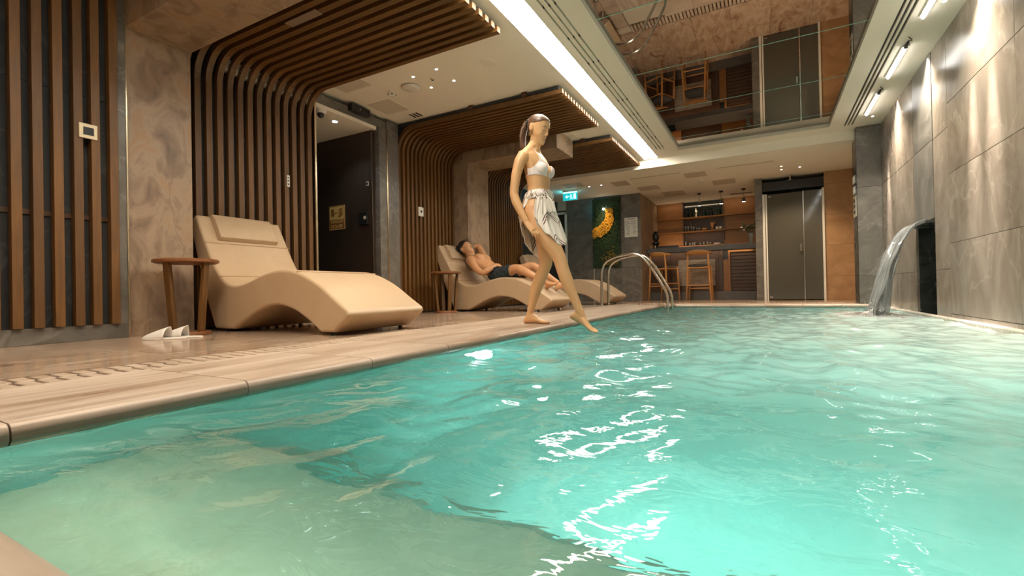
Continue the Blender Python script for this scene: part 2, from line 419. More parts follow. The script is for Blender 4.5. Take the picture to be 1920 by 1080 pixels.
def sarong_mat():
    m, nt, b = new_mat('sarong_print')
    uv = node(nt, 'ShaderNodeUVMap')
    sp = node(nt, 'ShaderNodeSeparateXYZ')
    nt.links.new(uv.outputs[0], sp.inputs[0])
    def mth(op, a, bb=None, cc=None):
        n = node(nt, 'ShaderNodeMath', operation=op)
        for i, v in enumerate((a, bb, cc)):
            if v is None:
                continue
            if isinstance(v, (int, float)):
                n.inputs[i].default_value = v
            else:
                nt.links.new(v, n.inputs[i])
        return n.outputs[0]
    u, v = sp.outputs[0], sp.outputs[1]
    fu = mth('ABSOLUTE', mth('SUBTRACT', mth('FRACT', mth('DIVIDE', u, 0.17)), 0.5))
    t = mth('ADD', v, mth('MULTIPLY', fu, 0.26))
    ft = mth('FRACT', mth('DIVIDE', t, 0.21))
    l1 = mth('COMPARE', ft, 0.30, 0.026)
    l2 = mth('COMPARE', ft, 0.43, 0.026)
    gate = mth('LESS_THAN', fu, 0.40)
    ln = mth('MULTIPLY', mth('MAXIMUM', l1, l2), gate)
    mx = node(nt, 'ShaderNodeMix', data_type='RGBA')
    nt.links.new(ln, mx.inputs[0])
    n = node(nt, 'ShaderNodeTexNoise')
    n.inputs['Scale'].default_value = 30
    c = ramp(nt, n.outputs['Fac'], [(0.35, (0.80, 0.72, 0.62)), (0.6, (0.84, 0.78, 0.70)), (0.78, (0.76, 0.60, 0.52))])
    nt.links.new(c, mx.inputs[6])
    mx.inputs[7].default_value = (0.10, 0.018, 0.014, 1)
    nt.links.new(mx.outputs[2], b.inputs['Base Color'])
    b.inputs['Roughness'].default_value = 0.85
    return m
M['sarong'] = sarong_mat()

# ------------------------------------------------------------------ mesh helpers
def wloc(o):
    v = Vector((0, 0, 0))
    while o:
        v += o.location
        o = o.parent
    return v
class MB:
    def __init__(s):
        s.v, s.f = [], []
    def add(s, vs, fs):
        n = len(s.v)
        s.v += [tuple(p) for p in vs]
        s.f += [tuple(i + n for i in f) for f in fs]
        return s
    def box(s, x0, x1, y0, y1, z0, z1):
        x0, x1 = min(x0, x1), max(x0, x1); y0, y1 = min(y0, y1), max(y0, y1); z0, z1 = min(z0, z1), max(z0, z1)
        return s.add([(x0, y0, z0), (x1, y0, z0), (x1, y1, z0), (x0, y1, z0), (x0, y0, z1), (x1, y0, z1), (x1, y1, z1), (x0, y1, z1)],
                     [(0, 3, 2, 1), (4, 5, 6, 7), (0, 1, 5, 4), (1, 2, 6, 5), (2, 3, 7, 6), (3, 0, 4, 7)])
    def prism(s, prof, axis, a, b):
        """closed 2-D outline extruded along an axis: 'y' outline is (x,z); 'z' is (x,y); 'x' is (y,z)"""
        n = len(prof)
        def P(p, t):
            return {'y': (p[0], t, p[1]), 'z': (p[0], p[1], t), 'x': (t, p[0], p[1])}[axis]
        vs = [P(p, a) for p in prof] + [P(p, b) for p in prof]
        fs = [tuple(range(n)), tuple(range(2 * n - 1, n - 1, -1))]
        fs += [(i, i + n, (i + 1) % n + n, (i + 1) % n) for i in range(n)]
        return s.add(vs, fs)
    def loft(s, rings, caps=True, closed=True):
        n = len(rings[0])
        vs = [p for r in rings for p in r]
        fs = []
        for i in range(len(rings) - 1):
            for j in range(n if closed else n - 1):
                k = (j + 1) % n
                fs.append((i * n + j, i * n + k, (i + 1) * n + k, (i + 1) * n + j))
        if caps and closed:
            fs.append(tuple(range(n - 1, -1, -1)))
            fs.append(tuple((len(rings) - 1) * n + j for j in range(n)))
        return s.add(vs, fs)
    def tube(s, pts, r, n=10, side=None, r2=None, caps=True):
        """r: one radius, a list of radii, or a list of (a, b) half axes (a along `side`)"""
        pts = [Vector(p) for p in pts]
        m = len(pts)
        rs = r if isinstance(r, (list, tuple)) else [r] * m
        u = Vector(side) if side is not None else None
        rings = []
        for i in range(m):
            t = (pts[min(i + 1, m - 1)] - pts[max(i - 1, 0)]).normalized()
            if u is None:
                u = t.orthogonal()
            u = (u - t * u.dot(t)).normalized()
            w = t.cross(u)
            a, b = rs[i] if isinstance(rs[i], (list, tuple)) else (rs[i], rs[i])
            rings.append([pts[i] + u * (a * math.cos(2 * PI * k / n)) + w * (b * math.sin(2 * PI * k / n)) for k in range(n)])
        return s.loft(rings, caps)
    def lathe(s, prof, c=(0, 0, 0), n=16):
        c = Vector(c)
        rings = [[c + Vector((max(r, 1e-4) * math.cos(2 * PI * k / n), max(r, 1e-4) * math.sin(2 * PI * k / n), z)) for k in range(n)] for r, z in prof]
        return s.loft(rings)
    def ball(s, c, r, n=10, m=7, rot=None):
        c = Vector(c)
        r = r if isinstance(r, (list, tuple)) else (r, r, r)
        rings = []
        for i in range(m + 1):
            a = -PI / 2 + PI * i / m
            ring = []
            for k in range(n):
                p = Vector((r[0] * max(math.cos(a), 1e-3) * math.cos(2 * PI * k / n), r[1] * max(math.cos(a), 1e-3) * math.sin(2 * PI * k / n), r[2] * math.sin(a)))
                if rot is not None:
                    p = rot @ p
                ring.append(c + p)
            rings.append(ring)
        return s.loft(rings)
    def build(s, name, mat, parent=None, smooth=False, bevel=0.0, seg=2, kind=None, label=None, solid=0.0, uv=None):
        off = wloc(parent)
        me = bpy.data.meshes.new(name)
        me.from_pydata([(p[0] - off.x, p[1] - off.y, p[2] - off.z) for p in s.v], [], s.f)
        me.update()
        bm = bmesh.new()
        bm.from_mesh(me)
        bmesh.ops.recalc_face_normals(bm, faces=bm.faces)
        bm.to_mesh(me)
        bm.free()
        if smooth:
            me.polygons.foreach_set('use_smooth', [True] * len(me.polygons))
        if uv is not None:
            l = me.uv_layers.new(name='UVMap')
            for lp in me.loops:
                l.data[lp.index].uv = uv[lp.vertex_index]
        me.materials.append(M[mat])
        o = bpy.data.objects.new(name, me)
        COL.objects.link(o)
        if parent:
            o.parent = parent
        if bevel:
            md = o.modifiers.new('bevel', 'BEVEL')
            md.width = bevel
            md.segments = seg
            md.limit_method = 'ANGLE'
            md.angle_limit = math.radians(40)
            if smooth or seg > 1:
                me.polygons.foreach_set('use_smooth', [True] * len(me.polygons))
                md.harden_normals = True
        if solid:
            md = o.modifiers.new('solid', 'SOLIDIFY')
            md.thickness = solid
        if kind:
            o['kind'] = kind
        if label:
            o['label'] = label
        return o
def tag(o, label, cat, group=None):
    o['label'] = label
    o['category'] = cat
    if group:
        o['group'] = group
    return o
def thing(name, label, cat, loc=(0, 0, 0), group=None):
    o = bpy.data.objects.new(name, None)
    o.empty_display_size = 0.1
    COL.objects.link(o)
    o.location = loc
    return tag(o, label, cat, group)
def shell(name, loc=(0, 0, 0)):
    o = bpy.data.objects.new(name, None)
    COL.objects.link(o)
    o.location = loc
    o['kind'] = 'structure'
    return o
def dup(root, loc, label, rz=0.0, group=None):
    def cp(o, parent):
        c = o.copy()
        COL.objects.link(c)
        if parent:
            c.parent = parent
        for ch in o.children:
            cp(ch, c)
        return c
    r = cp(root, None)
    r.location = loc
    r.rotation_euler = (0, 0, rz)
    r['label'] = label
    if group:
        r['group'] = group
    return r
def text(name, body, mat, parent, size, loc, rot, ext=0.0008, align='CENTER'):
    c = bpy.data.curves.new(name, 'FONT')
    c.body = body
    c.size = size
    c.extrude = ext
    c.align_x = align
    c.align_y = 'CENTER'
    o = bpy.data.objects.new(name, c)
    COL.objects.link(o)
    bpy.context.view_layer.update()
    me = bpy.data.meshes.new_from_object(o.evaluated_get(bpy.context.evaluated_depsgraph_get()))
    bpy.data.objects.remove(o, do_unlink=True)
    me.materials.clear()
    me.materials.append(M[mat])
    o = bpy.data.objects.new(name, me)
    COL.objects.link(o)
    o.parent = parent
    o.location = Vector(loc) - wloc(parent)
    o.rotation_euler = rot
    return o

# ================================================================== THE SETTING
def place(name, src, parent, loc):
    """another piece that shares mesh data with src"""
    o = bpy.data.objects.new(name, src.data)
    COL.objects.link(o)
    o.parent = parent
    o.location = loc
    return o
_cache = {}
def piece(name, mat, parent, x0, x1, y0, y1, z0, z1, bev=0.0):
    """one box piece; equal sizes share one mesh"""
    key = (mat, round(x1 - x0, 4), round(y1 - y0, 4), round(z1 - z0, 4), bev)
    if key not in _cache:
        bm = bmesh.new()
        bmesh.ops.create_cube(bm, size=1.0)
        bmesh.ops.scale(bm, vec=(x1 - x0, y1 - y0, z1 - z0), verts=bm.verts)
        if bev:
            bmesh.ops.bevel(bm, geom=list(bm.edges), offset=bev, segments=1, affect='EDGES')
        me = bpy.data.meshes.new(name)
        bm.to_mesh(me)
        bm.free()
        me.materials.append(M[mat])
        _cache[key] = me
    o = bpy.data.objects.new(name, _cache[key])
    COL.objects.link(o)
    o.parent = parent
    o.location = Vector(((x0 + x1) / 2, (y0 + y1) / 2, (z0 + z1) / 2)) - wloc(parent)
    return o
def steps(a, b, d):
    n = max(1, round((b - a) / d))
    return [a + (b - a) * i / n for i in range(n + 1)]

PX0, PX1, PY0, PY1 = -1.47, 1.40, 0.21, 7.95      # pool opening
WATER = -0.055
# ---- floor: screed under stone slabs
floor = MB().box(-6.6, -2.0, -1.8, 12.3, -0.12, -0.045).box(-2.0, 1.6, 8.0, 12.3, -0.12, -0.045).box(-2.0, 1.6, -1.8, 0.1, -0.12, -0.045).build('floor', 'grout', kind='structure')
G = 0.002
for i, y in enumerate(steps(-1.8, 9.6, 0.6)[:-1]):
    for xa, xb in ((-6.6, -5.6), (-5.6, -4.85), (-4.85, -4.25), (-4.25, -3.61), (-3.61, -2.97), (-2.97, -2.335)):
        if xa < -4.3 and not (2.4 < y < 4.5):
            continue
        piece('stone_slab', 'deck', floor, xa + G, xb - G, y + G, y + 0.6 - G, -0.045, 0.0)
for y in (9.6, 10.2, 10.8, 11.4):
    for x in steps(-4.25, 1.4, 0.63)[:-1]:
        piece('stone_slab', 'deck', floor, x + G, x + 0.628 - G, y + G, y + 0.6 - G, -0.045, 0.0)
for x in steps(-2.335, 1.4, 0.62)[:-1]:
    piece('stone_slab', 'deck', floor, x + G, x + 0.6225 - G, 8.73 + G, 9.6 - G, -0.045, 0.0)
    piece('stone_slab', 'deck', floor, x + G, x + 0.6225 - G, -1.8 + G, -0.45 - G, -0.045, 0.0)
# coping stones, bullnose towards the water
def bull(x_in, x_out):
    r, h = 0.024, 0.048
    s = 1 if x_out > x_in else -1
    pts = [(x_in, -h), (x_in, 0.0)]
    for k in range(11):
        a = PI / 2 - PI / 2 * k / 10
        pts.append((x_out - s * r + s * r * math.cos(a), -r + r * math.sin(a)))
    pts += [(x_out, -h + 0.012), (x_out - s * 0.012, -h)]
    return pts
cop = shell('trim_1')
c0 = None
for y in steps(-0.16, 8.48, 0.54)[:-1]:
    if c0 is None:
        c0 = MB().prism(bull(-2.098, PX0), 'y', G, 0.54 - G).build('coping_stone', 'coping', cop)
        c0.location = (0, y, 0)
    elif y < 7.9:
        place('coping_stone', c0, cop, (0, y, 0))
c1 = c2 = None
for x in steps(PX0 + 0.005, 1.40, 0.477)[:-1]:
    if c1 is None:
        c1 = MB().prism([(a, b) for a, b in bull(8.49, PY1)], 'x', G, 0.4775 - G).build('coping_stone', 'coping_x', cop)
        c1.location = (x, 0, 0)
        c2 = MB().prism([(a, b) for a, b in bull(-0.45, PY0)], 'x', G, 0.4775 - G).build('coping_stone', 'coping_x', cop)
        c2.location = (x, 0, 0)
    else:
        place('coping_stone', c1, cop, (x, 0, 0))
        place('coping_stone', c2, cop, (x, 0, 0))
# drains: channel with cross bars
dr = thing('drain_grate', 'long stone drain grate of short cross bars running along the loungers', 'drain grate', (-2.215, 0, 0))
MB().box(-2.333, -2.10, -1.8, 8.48, -0.06, -0.04).build('channel', 'drain', dr)
far_bars = MB()
y = -0.30
while y < 8.45:
    if y < 4.5:
        piece('bar', 'coping_x', dr, -2.331, -2.220, y, y + 0.040, -0.035, -0.001, 0.002)
        piece('bar', 'coping_x', dr, -2.216, -2.102, y - 0.014, y + 0.026, -0.035, -0.001, 0.002)
    else:
        far_bars.box(-2.331, -2.102, y, y + 0.043, -0.035, -0.001)
    y += 0.056
far_bars.build('bars', 'coping_x', dr, kind='stuff')
dr2 = thing('drain_grate', 'short drain grate crossing the far deck in front of the bar and shower', 'drain grate', (-0.4, 8.61, 0))
MB().box(-2.1, 1.1, 8.50, 8.72, -0.06, -0.04).build('channel', 'drain', dr2)
for k in range(52):
    x = -2.08 + k * 0.06
    piece('bar', 'coping', dr2, x, x + 0.042, 8.502, 8.718, -0.035, -0.001, 0.003)

# ---- pool basin
basin = shell('pool_basin')
MB().box(-1.56, PX0 - 0.012, 0.15, 8.0, -1.5, -0.049).box(-1.56, 1.45, PY1 + 0.012, 8.05, -1.5, -0.049).box(-1.56, 1.45, 0.15, PY0 - 0.012, -1.5, -0.049).box(PX1, 1.45, 0.15, 8.0, -1.5, -0.12).box(-1.56, 1.45, 0.15, 8.0, -1.5, -1.35).build('basin_shell', 'pool_tile', basin)
MB().box(PX0, PX1, PY0, 0.80, -1.35, -0.34).box(PX0, PX1, 0.80, 1.10, -1.35, -0.70).build('step', 'pool_step', basin, bevel=0.02)
for i, (x, y, z, ax, ay, pw) in enumerate(POOL_LAMPS):
    t = thing('pool_light', ['round underwater lamp on the lounger side wall of the pool', 'added hidden underwater lamp under the pool bench, left one', 'added hidden underwater lamp under the pool bench, middle one', 'added hidden underwater lamp under the pool bench, right one', 'round underwater lamp over the pool bench, left one', 'round underwater lamp over the pool bench, right one'][i], 'pool lamp', (x, y, z))
    p, d = Vector((x, y, z)), Vector((ax, ay, 0))
    MB().tube([p - d * 0.018, p], 0.055, 20).build('ring', 'metal', t)
    MB().tube([p, p + d * 0.008], 0.045, 20).build('lens', 'lamp_pool', t)

t = thing('bench_fill_strip', 'long added fill lamp hidden below the near coping edge', 'pool lamp', (0, 0.22, -0.115))
MB().box(-1.42, 1.32, 0.199, 0.222, -0.135, -0.095).build('profile', 'metal', t)
MB().box(-1.40, 1.30, 0.222, 0.228, -0.128, -0.102).build('diffuser', 'fill_bench', t)

# ---- walls
wl = shell('wall_left')
w = MB()
w.box(-4.4, -3.985, -1.8, 1.60, 0, 2.45)
w.box(-4.45, -4.25, 1.60, 3.36, 0, 2.45)
w.box(-4.45, -4.25, 4.58, 10.3, 0, 2.45)
w.build('wall_core', 'backing', wl)
# dark stone sheets behind the near slats, their joints open
for i, (a, b) in enumerate(((-1.8, -0.6), (-0.6, 0.6), (0.6, 1.55))):
    for z0, z1 in ((0.10, 0.80), (0.83, 1.62), (1.62, 2.45)):
        piece('stone_panel', 'backing', wl, -3.987, -3.968, a + 0.002, b - 0.002, z0 + 0.002, z1 - 0.002)
MB().box(-3.986, -3.955, -1.8, 1.55, 0.80, 0.83).build('rail', 'wood_dark', wl)
for a, b in ((-1.8, -0.6), (-0.6, 0.6), (0.6, 1.612)):
    piece('plinth_stone', 'stone_grey', wl, -3.99, -3.93, a + 0.001, b - 0.001, 0, 0.10, 0.002)
MB().box(-3.99, -3.935, 1.553, 1.606, 0.10, 2.45).build('end_stone', 'stone_grey', wl)
MB().box(-3.99, -3.928, 1.606, 1.614, 0.0, 2.45).build('corner_trim', 'trim', wl)
# corridor behind the doorway
MB().box(-6.6, -4.18, 4.20, 4.30, 0, 2.26).build('corridor_wall', 'door_brown', wl)
MB().box(-6.7, -6.6, 2.4, 4.3, 0, 2.4).build('corridor_end', 'door_brown', wl)
MB().box(-6.6, -4.45, 2.40, 2.50, 0, 2.4).build('corridor_side', 'door_brown', wl)
MB().box(-6.6, -4.13, 2.40, 4.23, 2.26, 2.36).build('corridor_ceiling', 'ceiling', wl)
MB().box(-4.183, -4.178, 4.192, 4.199, 0, 2.24).build('panel_edge_trim', 'trim', wl)
d1 = shell('door_1')
MB().box(-4.32, -4.12, 3.34, 4.60, 2.30, 2.40).build('lintel', 'stone_grey', d1, bevel=0.004)
MB().box(-4.32, -4.10, 4.24, 4.36, 0, 2.30).build('jamb_stone', 'stone_grey', d1, bevel=0.003)
MB().box(-4.32, -4.10, 4.38, 4.58, 0, 2.42).build('jamb_stone', 'stone_grey', d1, bevel=0.003)
MB().box(-4.12, -4.094, 4.36, 4.38, 0, 2.30).build('jamb_trim', 'trim', d1)
MB().box(-4.30, -4.11, 3.325, 3.345, 0, 2.30).build('jamb_trim', 'trim', d1)
MB().box(-4.33, -4.19, 4.28, 4.60, 2.30, 2.45).build('lintel_end', 'stone_grey', d1)

# portal frames: stone column and beam
for n, y0, y1, xf in ((2, 1.618, 2.05, -3.96), (3, 5.85, 6.45, -3.90)):
    p = shell('trim_%d' % n)
    MB().box(-4.26, xf, y0, y1, 0, 2.45).build('column', 'stone_brown', p, bevel=0.003)
    MB().box(xf, -2.45, y0, y1, 2.195, 2.45).build('beam', 'stone_brown', p, bevel=0.003)

# right wall: marble tiles on mortar
wr = shell('wall_right')
w = MB()
w.box(1.42, 1.65, -1.8, 5.78, -0.12, 2.45)
w.box(1.42, 1.65, 6.43, 8.1, -0.12, 2.45)
w.box(1.42, 1.65, 5.78, 6.43, 0.87, 2.45)
w.box(1.56, 1.65, 5.78, 6.43, -0.12, 0.87)
w.box(1.14, 1.65, 8.02, 8.31, -0.05, 2.45)
w.box(1.44, 1.65, 8.30, 10.3, -0.05, 2.45)
w.build('wall_core', 'grout', wr)
T = 0.0015
for a, b in ((5.38, 5.78), (6.43, 6.49), (6.49, 7.19), (7.19, 8.0)):
    for z0, z1 in ((-0.12, 0.39), (0.39, 1.62), (1.62, 2.45)):
        piece('marble_tile', 'stone_tile', wr, 1.40, 1.421, a + T, b - T, z0 + T, z1 - T, 0.002)
for a, b in ((4.11, 5.38), (2.84, 4.11), (1.57, 2.84), (0.30, 1.57), (-0.97, 0.30)):
    for z0, z1 in ((-0.12, 0.0), (0.0, 0.61), (0.61, 1.21), (1.21, 1.82), (1.82, 2.45)):
        piece('marble_tile', 'stone_tile', wr, 1.40, 1.421, a + T, b - T, z0 + T, z1 - T, 0.002)
for z0, z1 in ((0.88, 1.62), (1.62, 2.45)):
    piece('marble_tile', 'stone_grey', wr, 1.395, 1.421, 5.783, 6.427, z0 + T, z1 - T, 0.002)
for z0, z1 in ((-0.12, 0.25), (0.25, 0.86)):
    piece('niche_tile', 'stone_black', wr, 1.545, 1.561, 5.783, 6.427, z0 + T, z1 - T, 0.002)
MB().box(1.42, 1.56, 6.415, 6.43, -0.12, 0.87).box(1.42, 1.56, 5.78, 5.795, -0.12, 0.87).build('niche_side', 'stone_black', wr)
for z0, z1 in ((0, 0.39), (0.39, 1.61), (1.61, 2.45)):
    piece('marble_tile', 'stone_grey', wr, 1.125, 1.40, 8.0, 8.021, z0 + T, z1 - T, 0.002)
for z0, z1 in ((0.003, 0.39), (0.39, 1.61), (1.61, 2.44)):
    piece('black_tile', 'stone_black', wr, 1.12, 1.141, 8.0 + T, 8.32 - T, z0 + T, z1 - T, 0.002)

# low wet ledge between the marble wall and the water
for y in steps(-0.3, 8.0, 0.92)[:-1]:
    piece('ledge_stone', 'ledge', wr, 1.335, 1.399, y + 0.001, y + 0.9222 - 0.001, -0.16, -0.03, 0.006)
# far wall
wf = shell('wall_back')
w = MB()
w.box(-4.45, -2.36, 10.12, 10.3, 0, 2.45)
w.box(-2.50, -2.36, 10.12, 12.1, 0, 2.45)
w.box(-2.50, -0.05, 12.0, 12.2, 0, 2.45)
w.box(-0.15, -0.06, 10.12, 12.1, 0, 2.45)
w.box(0.95, 1.5, 10.12, 11.3, 0, 2.45)
w.build('wall_core', 'grout', wf)
w = MB().box(-0.06, 0.95, 11.2, 11.3, 0, 2.45).box(-0.07, -0.05, 10.2, 11.3, 0, 2.45).box(0.94, 0.955, 10.13, 11.3, 0, 2.45)
w.build('shower_lining', 'stone_black', wf)
for a, b in ((-4.03, -3.40), (-3.375, -2.76), (-2.755, -2.335)):
    for z0, z1 in ((0, 0.73), (0.73, 1.52), (1.52, 2.31)):
        piece('stone_tile', 'stone_grey', wf, a + T, b - T, 10.1, 10.121, z0 + T, z1 - T, 0.002)
for a, b in ((10.1, 10.7), (10.7, 11.3), (11.3, 12.0)):
    for z0, z1 in ((0, 1.1), (1.1, 2.31)):
        piece('stone_tile', 'stone_brown', wf, -2.361, -2.335, a + T, b - T, z0 + T, z1 - T, 0.002)
for z0, z1 in ((0, 0.76), (0.76, 1.52), (1.52, 2.31)):
    piece('stone_tile', 'stone_grey', wf, -0.17, -0.045, 10.06, 10.121, z0 + T, z1 - T, 0.002)
for z0, z1 in ((0, 0.43), (0.43, 0.98), (0.98, 1.53), (1.53, 2.08), (2.08, 2.31)):
    piece('stone_tile', 'stone_warm', wf, 0.935, 1.44, 10.1, 10.121, z0 + T, z1 - T, 0.002)
# door in the far left corner
d2 = shell('door_2')
MB().box(-4.24, -4.02, 10.10, 10.12, 0, 2.1).build('door_leaf', 'door_brown', d2)
MB().box(-4.055, -4.01, 10.06, 10.12, 0, 2.05).box(-4.24, -4.01, 10.06, 10.12, 2.01, 2.06).build('door_frame', 'white_frame', d2, bevel=0.003)
# shower doors
d3 = shell('door_3')
MB().box(-0.045, -0.005, 10.07, 10.13, 0, 2.0).build('frame_post', 'white_frame', d3, bevel=0.003)
MB().box(0.005, 0.03, 10.08, 10.12, 0, 2.0).build('frame_post', 'white_frame', d3, bevel=0.003)
MB().box(0.90, 0.935, 10.07, 10.13, 0, 2.02).build('frame_post', 'white_frame', d3, bevel=0.003)
g1 = MB().box(0.03, 0.60, 10.094, 10.104, 0.015, 1.99).build('glass_leaf', 'door_glass', d3)
MB().box(0.545, 0.575, 10.05, 10.07, 0.90, 1.03).box(0.55, 0.57, 10.06, 10.094, 0.92, 0.935).box(0.55, 0.57, 10.06, 10.094, 0.995, 1.01).build('handle', 'metal', g1, bevel=0.003)
MB().box(0.05, 0.10, 10.085, 10.11, 1.93, 1.96).build('hinge', 'metal', g1)
MB().box(0.05, 0.10, 10.085, 10.11, 0.04, 0.07).build('hinge', 'metal', g1)
MB().box(0.622, 0.90, 10.094, 10.104, 0.015, 2.0).build('glass_leaf', 'door_glass', d3)
MB().box(0.603, 0.620, 10.085, 10.115, 0.0, 2.0).build('mullion', 'metal', d3)
MB().box(-0.06, 0.95, 10.14, 10.2, 2.06, 2.235).build('header', 'black', d3)

# near wall, behind the camera
MB().box(-6.7, 1.7, -1.95, -1.8, 0, 2.5).build('wall_front', 'stone_brown', kind='structure')

# ---- ceiling
ce = shell('ceiling')
MB().box(-4.45, -1.78, -1.8, 8.1, CEIL, 2.6).build('plaster_field', 'ceiling', ce)
MB().box(-1.55, -1.478, -1.8, 8.1, CEIL, 2.53).box(-1.462, -1.428, -1.8, 7.6, CEIL, 2.53).box(-1.412, -1.378, -1.8, 7.6, CEIL, 2.53).box(-1.362, -1.19, -1.8, 8.1, CEIL, 2.53).box(-1.478, -1.362, 7.6, 8.1, CEIL, 2.53).build('plaster_border', 'ceiling', ce)
MB().box(0.80, 0.972, -1.8, 8.1, CEIL, 2.53).box(0.994, 1.012, -1.8, 7.88, CEIL, 2.53).box(1.034, 1.052, -1.8, 7.88, CEIL, 2.53).box(1.074, 1.45, -1.8, 8.1, CEIL, 2.53).box(0.972, 1.074, 7.88, 8.1, CEIL, 2.53).build('plaster_border', 'ceiling', ce)
MB().box(-1.19, 0.80, 7.8, 8.1, CEIL, 2.53).build('plaster_border', 'ceiling', ce)
MB().box(-1.78, -1.55, 8.02, 8.1, CEIL, 2.6).box(-1.78, -1.55, -1.8, 8.1, 2.56, 2.6).build('strip_housing', 'ceiling', ce)
MB().box(-4.45, 1.6, 8.1, 12.2, BARZ, 2.6).build('bar_field', 'ceiling', ce)
MB().box(-4.4, 1.65, -1.95, 8.1, 2.6, 2.65).build('slab', 'backing', ce)
for k, (x, y, c) in enumerate(((-3.76, 3.42, 0.19), (-3.84, 4.14, 0.17))):
    piece('access_panel', 'panel_pale', ce, x - c, x + c, y - c, y + c, CEIL - 0.006, CEIL + 0.001, 0.002)
# light strip, mirror, slot diffusers
t = thing('light_strip', 'long white glowing light strip let into the ceiling beside the slatted canopies', 'light strip', (-1.665, 3, CEIL))
MB().box(-1.765, -1.565, -1.8, 8.02, CEIL - 0.009, CEIL + 0.02).build('diffuser', 'strip', t, bevel=0.004)
MB().box(-1.782, -1.775, -1.8, 8.02, CEIL - 0.004, CEIL + 0.02).box(-1.555, -1.548, -1.8, 8.02, CEIL - 0.004, CEIL + 0.02).build('edge_profile', 'white_frame', t)
mir = thing('ceiling_mirror', 'large smoky mirror of long panes covering the ceiling over the pool', 'mirror', (-0.195, 3, 2.5))
ys = [-1.78, -1.05, 0.15, 1.35, 2.55, 3.75, 4.93, 6.1, 7.33, 7.80]
for a, b in zip(ys, ys[1:]):
    piece('pane', 'mirror', mir, -1.19, 0.80, a + 0.004, b - 0.004, 2.50, 2.508)
for a in ys[1:-1]:
    piece('pane_edge', 'mirror_edge', mir, -1.19, 0.80, a - 0.004, a + 0.004, 2.498, 2.507)
for name, lab, xs, ymax, mt in (('slot_diffuser', 'pale three-slot air diffuser beside the glowing ceiling strip', (-1.470, -1.420, -1.370), 7.6, 'M1'), ('slot_diffuser', 'black three-slot air diffuser above the stone wall side of the pool', (0.983, 1.023, 1.063), 7.88, 'M2')):
    t = thing(name, lab, 'air diffuser', (xs[1], 3, CEIL))
    if mt == 'M1':
        M['slot_green'] = flat('slot_green', (0.16, 0.27, 0.19), 0.5)  # greenish light inside the slots is put into this colour
    for x in xs:
        MB().box(x - 0.012, x + 0.012, -1.8, ymax, CEIL + 0.02, CEIL + 0.03).build('slot', 'slot_green' if mt == 'M1' else 'black', t)
    if mt == 'M1':
        cl = MB()
        for k in range(9):
            for x in xs:
                cl.box(x - 0.007, x + 0.007, 3.3 + k * 0.52, 3.32 + k * 0.52, CEIL + 0.0, CEIL + 0.02)
        cl.build('clips', 'black', t, kind='stuff')

# ---- slatted panels
RB = 0.30
def slat_profile(d):
    """outline (x, z) of one slat: up the wall, round the bend, out under the ceiling"""
    xw, zc, xe, r = -4.185, 2.405, -1.86, RB
    a = [(xw, 0.02), (xw, zc - r)]
    inn = [(xw + d, 0.02), (xw + d, zc - r)]
    for k in range(1, 10):
        an = PI - PI / 2 * k / 9
        a.append((xw + r + r * math.cos(an), zc - r + r * math.sin(an)))
        inn.append((xw + r + (r - d) * math.cos(an), zc - r + (r - d) * math.sin(an)))
    a.append((xe, zc)); inn.append((xe, zc - d))
    return a + inn[::-1]
def slat_mesh(wd, d=0.045):
    pr_ = slat_profile(d)
    n = len(pr_) // 2
    vs = [(x, -wd / 2, z) for x, z in pr_] + [(x, wd / 2, z) for x, z in pr_]
    N = 2 * n
    fs = []
    for k in range(n - 1):
        fs.append((k, k + 1, N - 2 - k, N - 1 - k))
        fs.append((N + k, N + N - 1 - k, N + N - 2 - k, N + k + 1))
    for k in range(N):
        fs.append((k, k + N, (k + 1) % N + N, (k + 1) % N))
    return MB().add(vs, fs)
def canopy(label, y0, y1, n, wd):
    t = thing('slatted_canopy', label, 'slatted panel', (-4.2, (y0 + y1) / 2, 0), 'curved slatted canopies')
    MB().box(-4.249, -4.19, y0, y1, 0.0, 2.44).box(-4.19, -1.90, y0, y1, 2.412, 2.44).build('backing', 'backing', t)
    first = None
    for k in range(n):
        y = y0 + wd / 2 + (y1 - y0 - wd) * k / (n - 1)
        if first is None:
            first = slat_mesh(wd).build('slat', 'wood_slat', t)
            first.location = (0, y - (y0 + y1) / 2, 0)
            for v in first.data.vertices:
                v.co.y += (y0 + y1) / 2
        else:
            place('slat', first, t, (0, y - (y0 + y1) / 2, 0))
    for x in (-3.0, -2.3):
        MB().box(x - 0.03, x + 0.03, y0 - 0.03, y0 + 0.0, 2.405, 2.45).build('bracket', 'wood_dark', t)
    return t
can1 = canopy('curved wooden slat canopy bending over the nearest lounger, closest to the camera', 2.08, 3.31, 14, 0.048)
can2 = canopy('curved wooden slat canopy bending over the lounger with the lying man', 4.62, 5.83, 15, 0.042)
can3 = canopy('curved wooden slat canopy bending over the farthest lounger, behind the stone beam', 6.47, 8.07, 20, 0.042)
MB().box(-3.2, -2.86, 2.33, 2.40, 2.352, 2.362).build('lamp_housing', 'dull_brown', can1, bevel=0.003)
sw = thing('slatted_screen', 'straight upright wooden slats over dark stone at the left edge', 'slatted panel', (-3.95, 1.0, 0.1))
cent = [1.048, 1.143, 1.239, 1.3375, 1.4275, 1.527]
wid = [0.048, 0.048, 0.046, 0.05, 0.045, 0.048]
for k in range(14):
    c = cent[-1 - k] if k < 6 else 1.048 - 0.0955 * (k - 5)
    piece('slat', 'wood_slat', sw, -3.965, -3.905, c - 0.024, c + 0.024, 0.102, 2.448, 0.002)

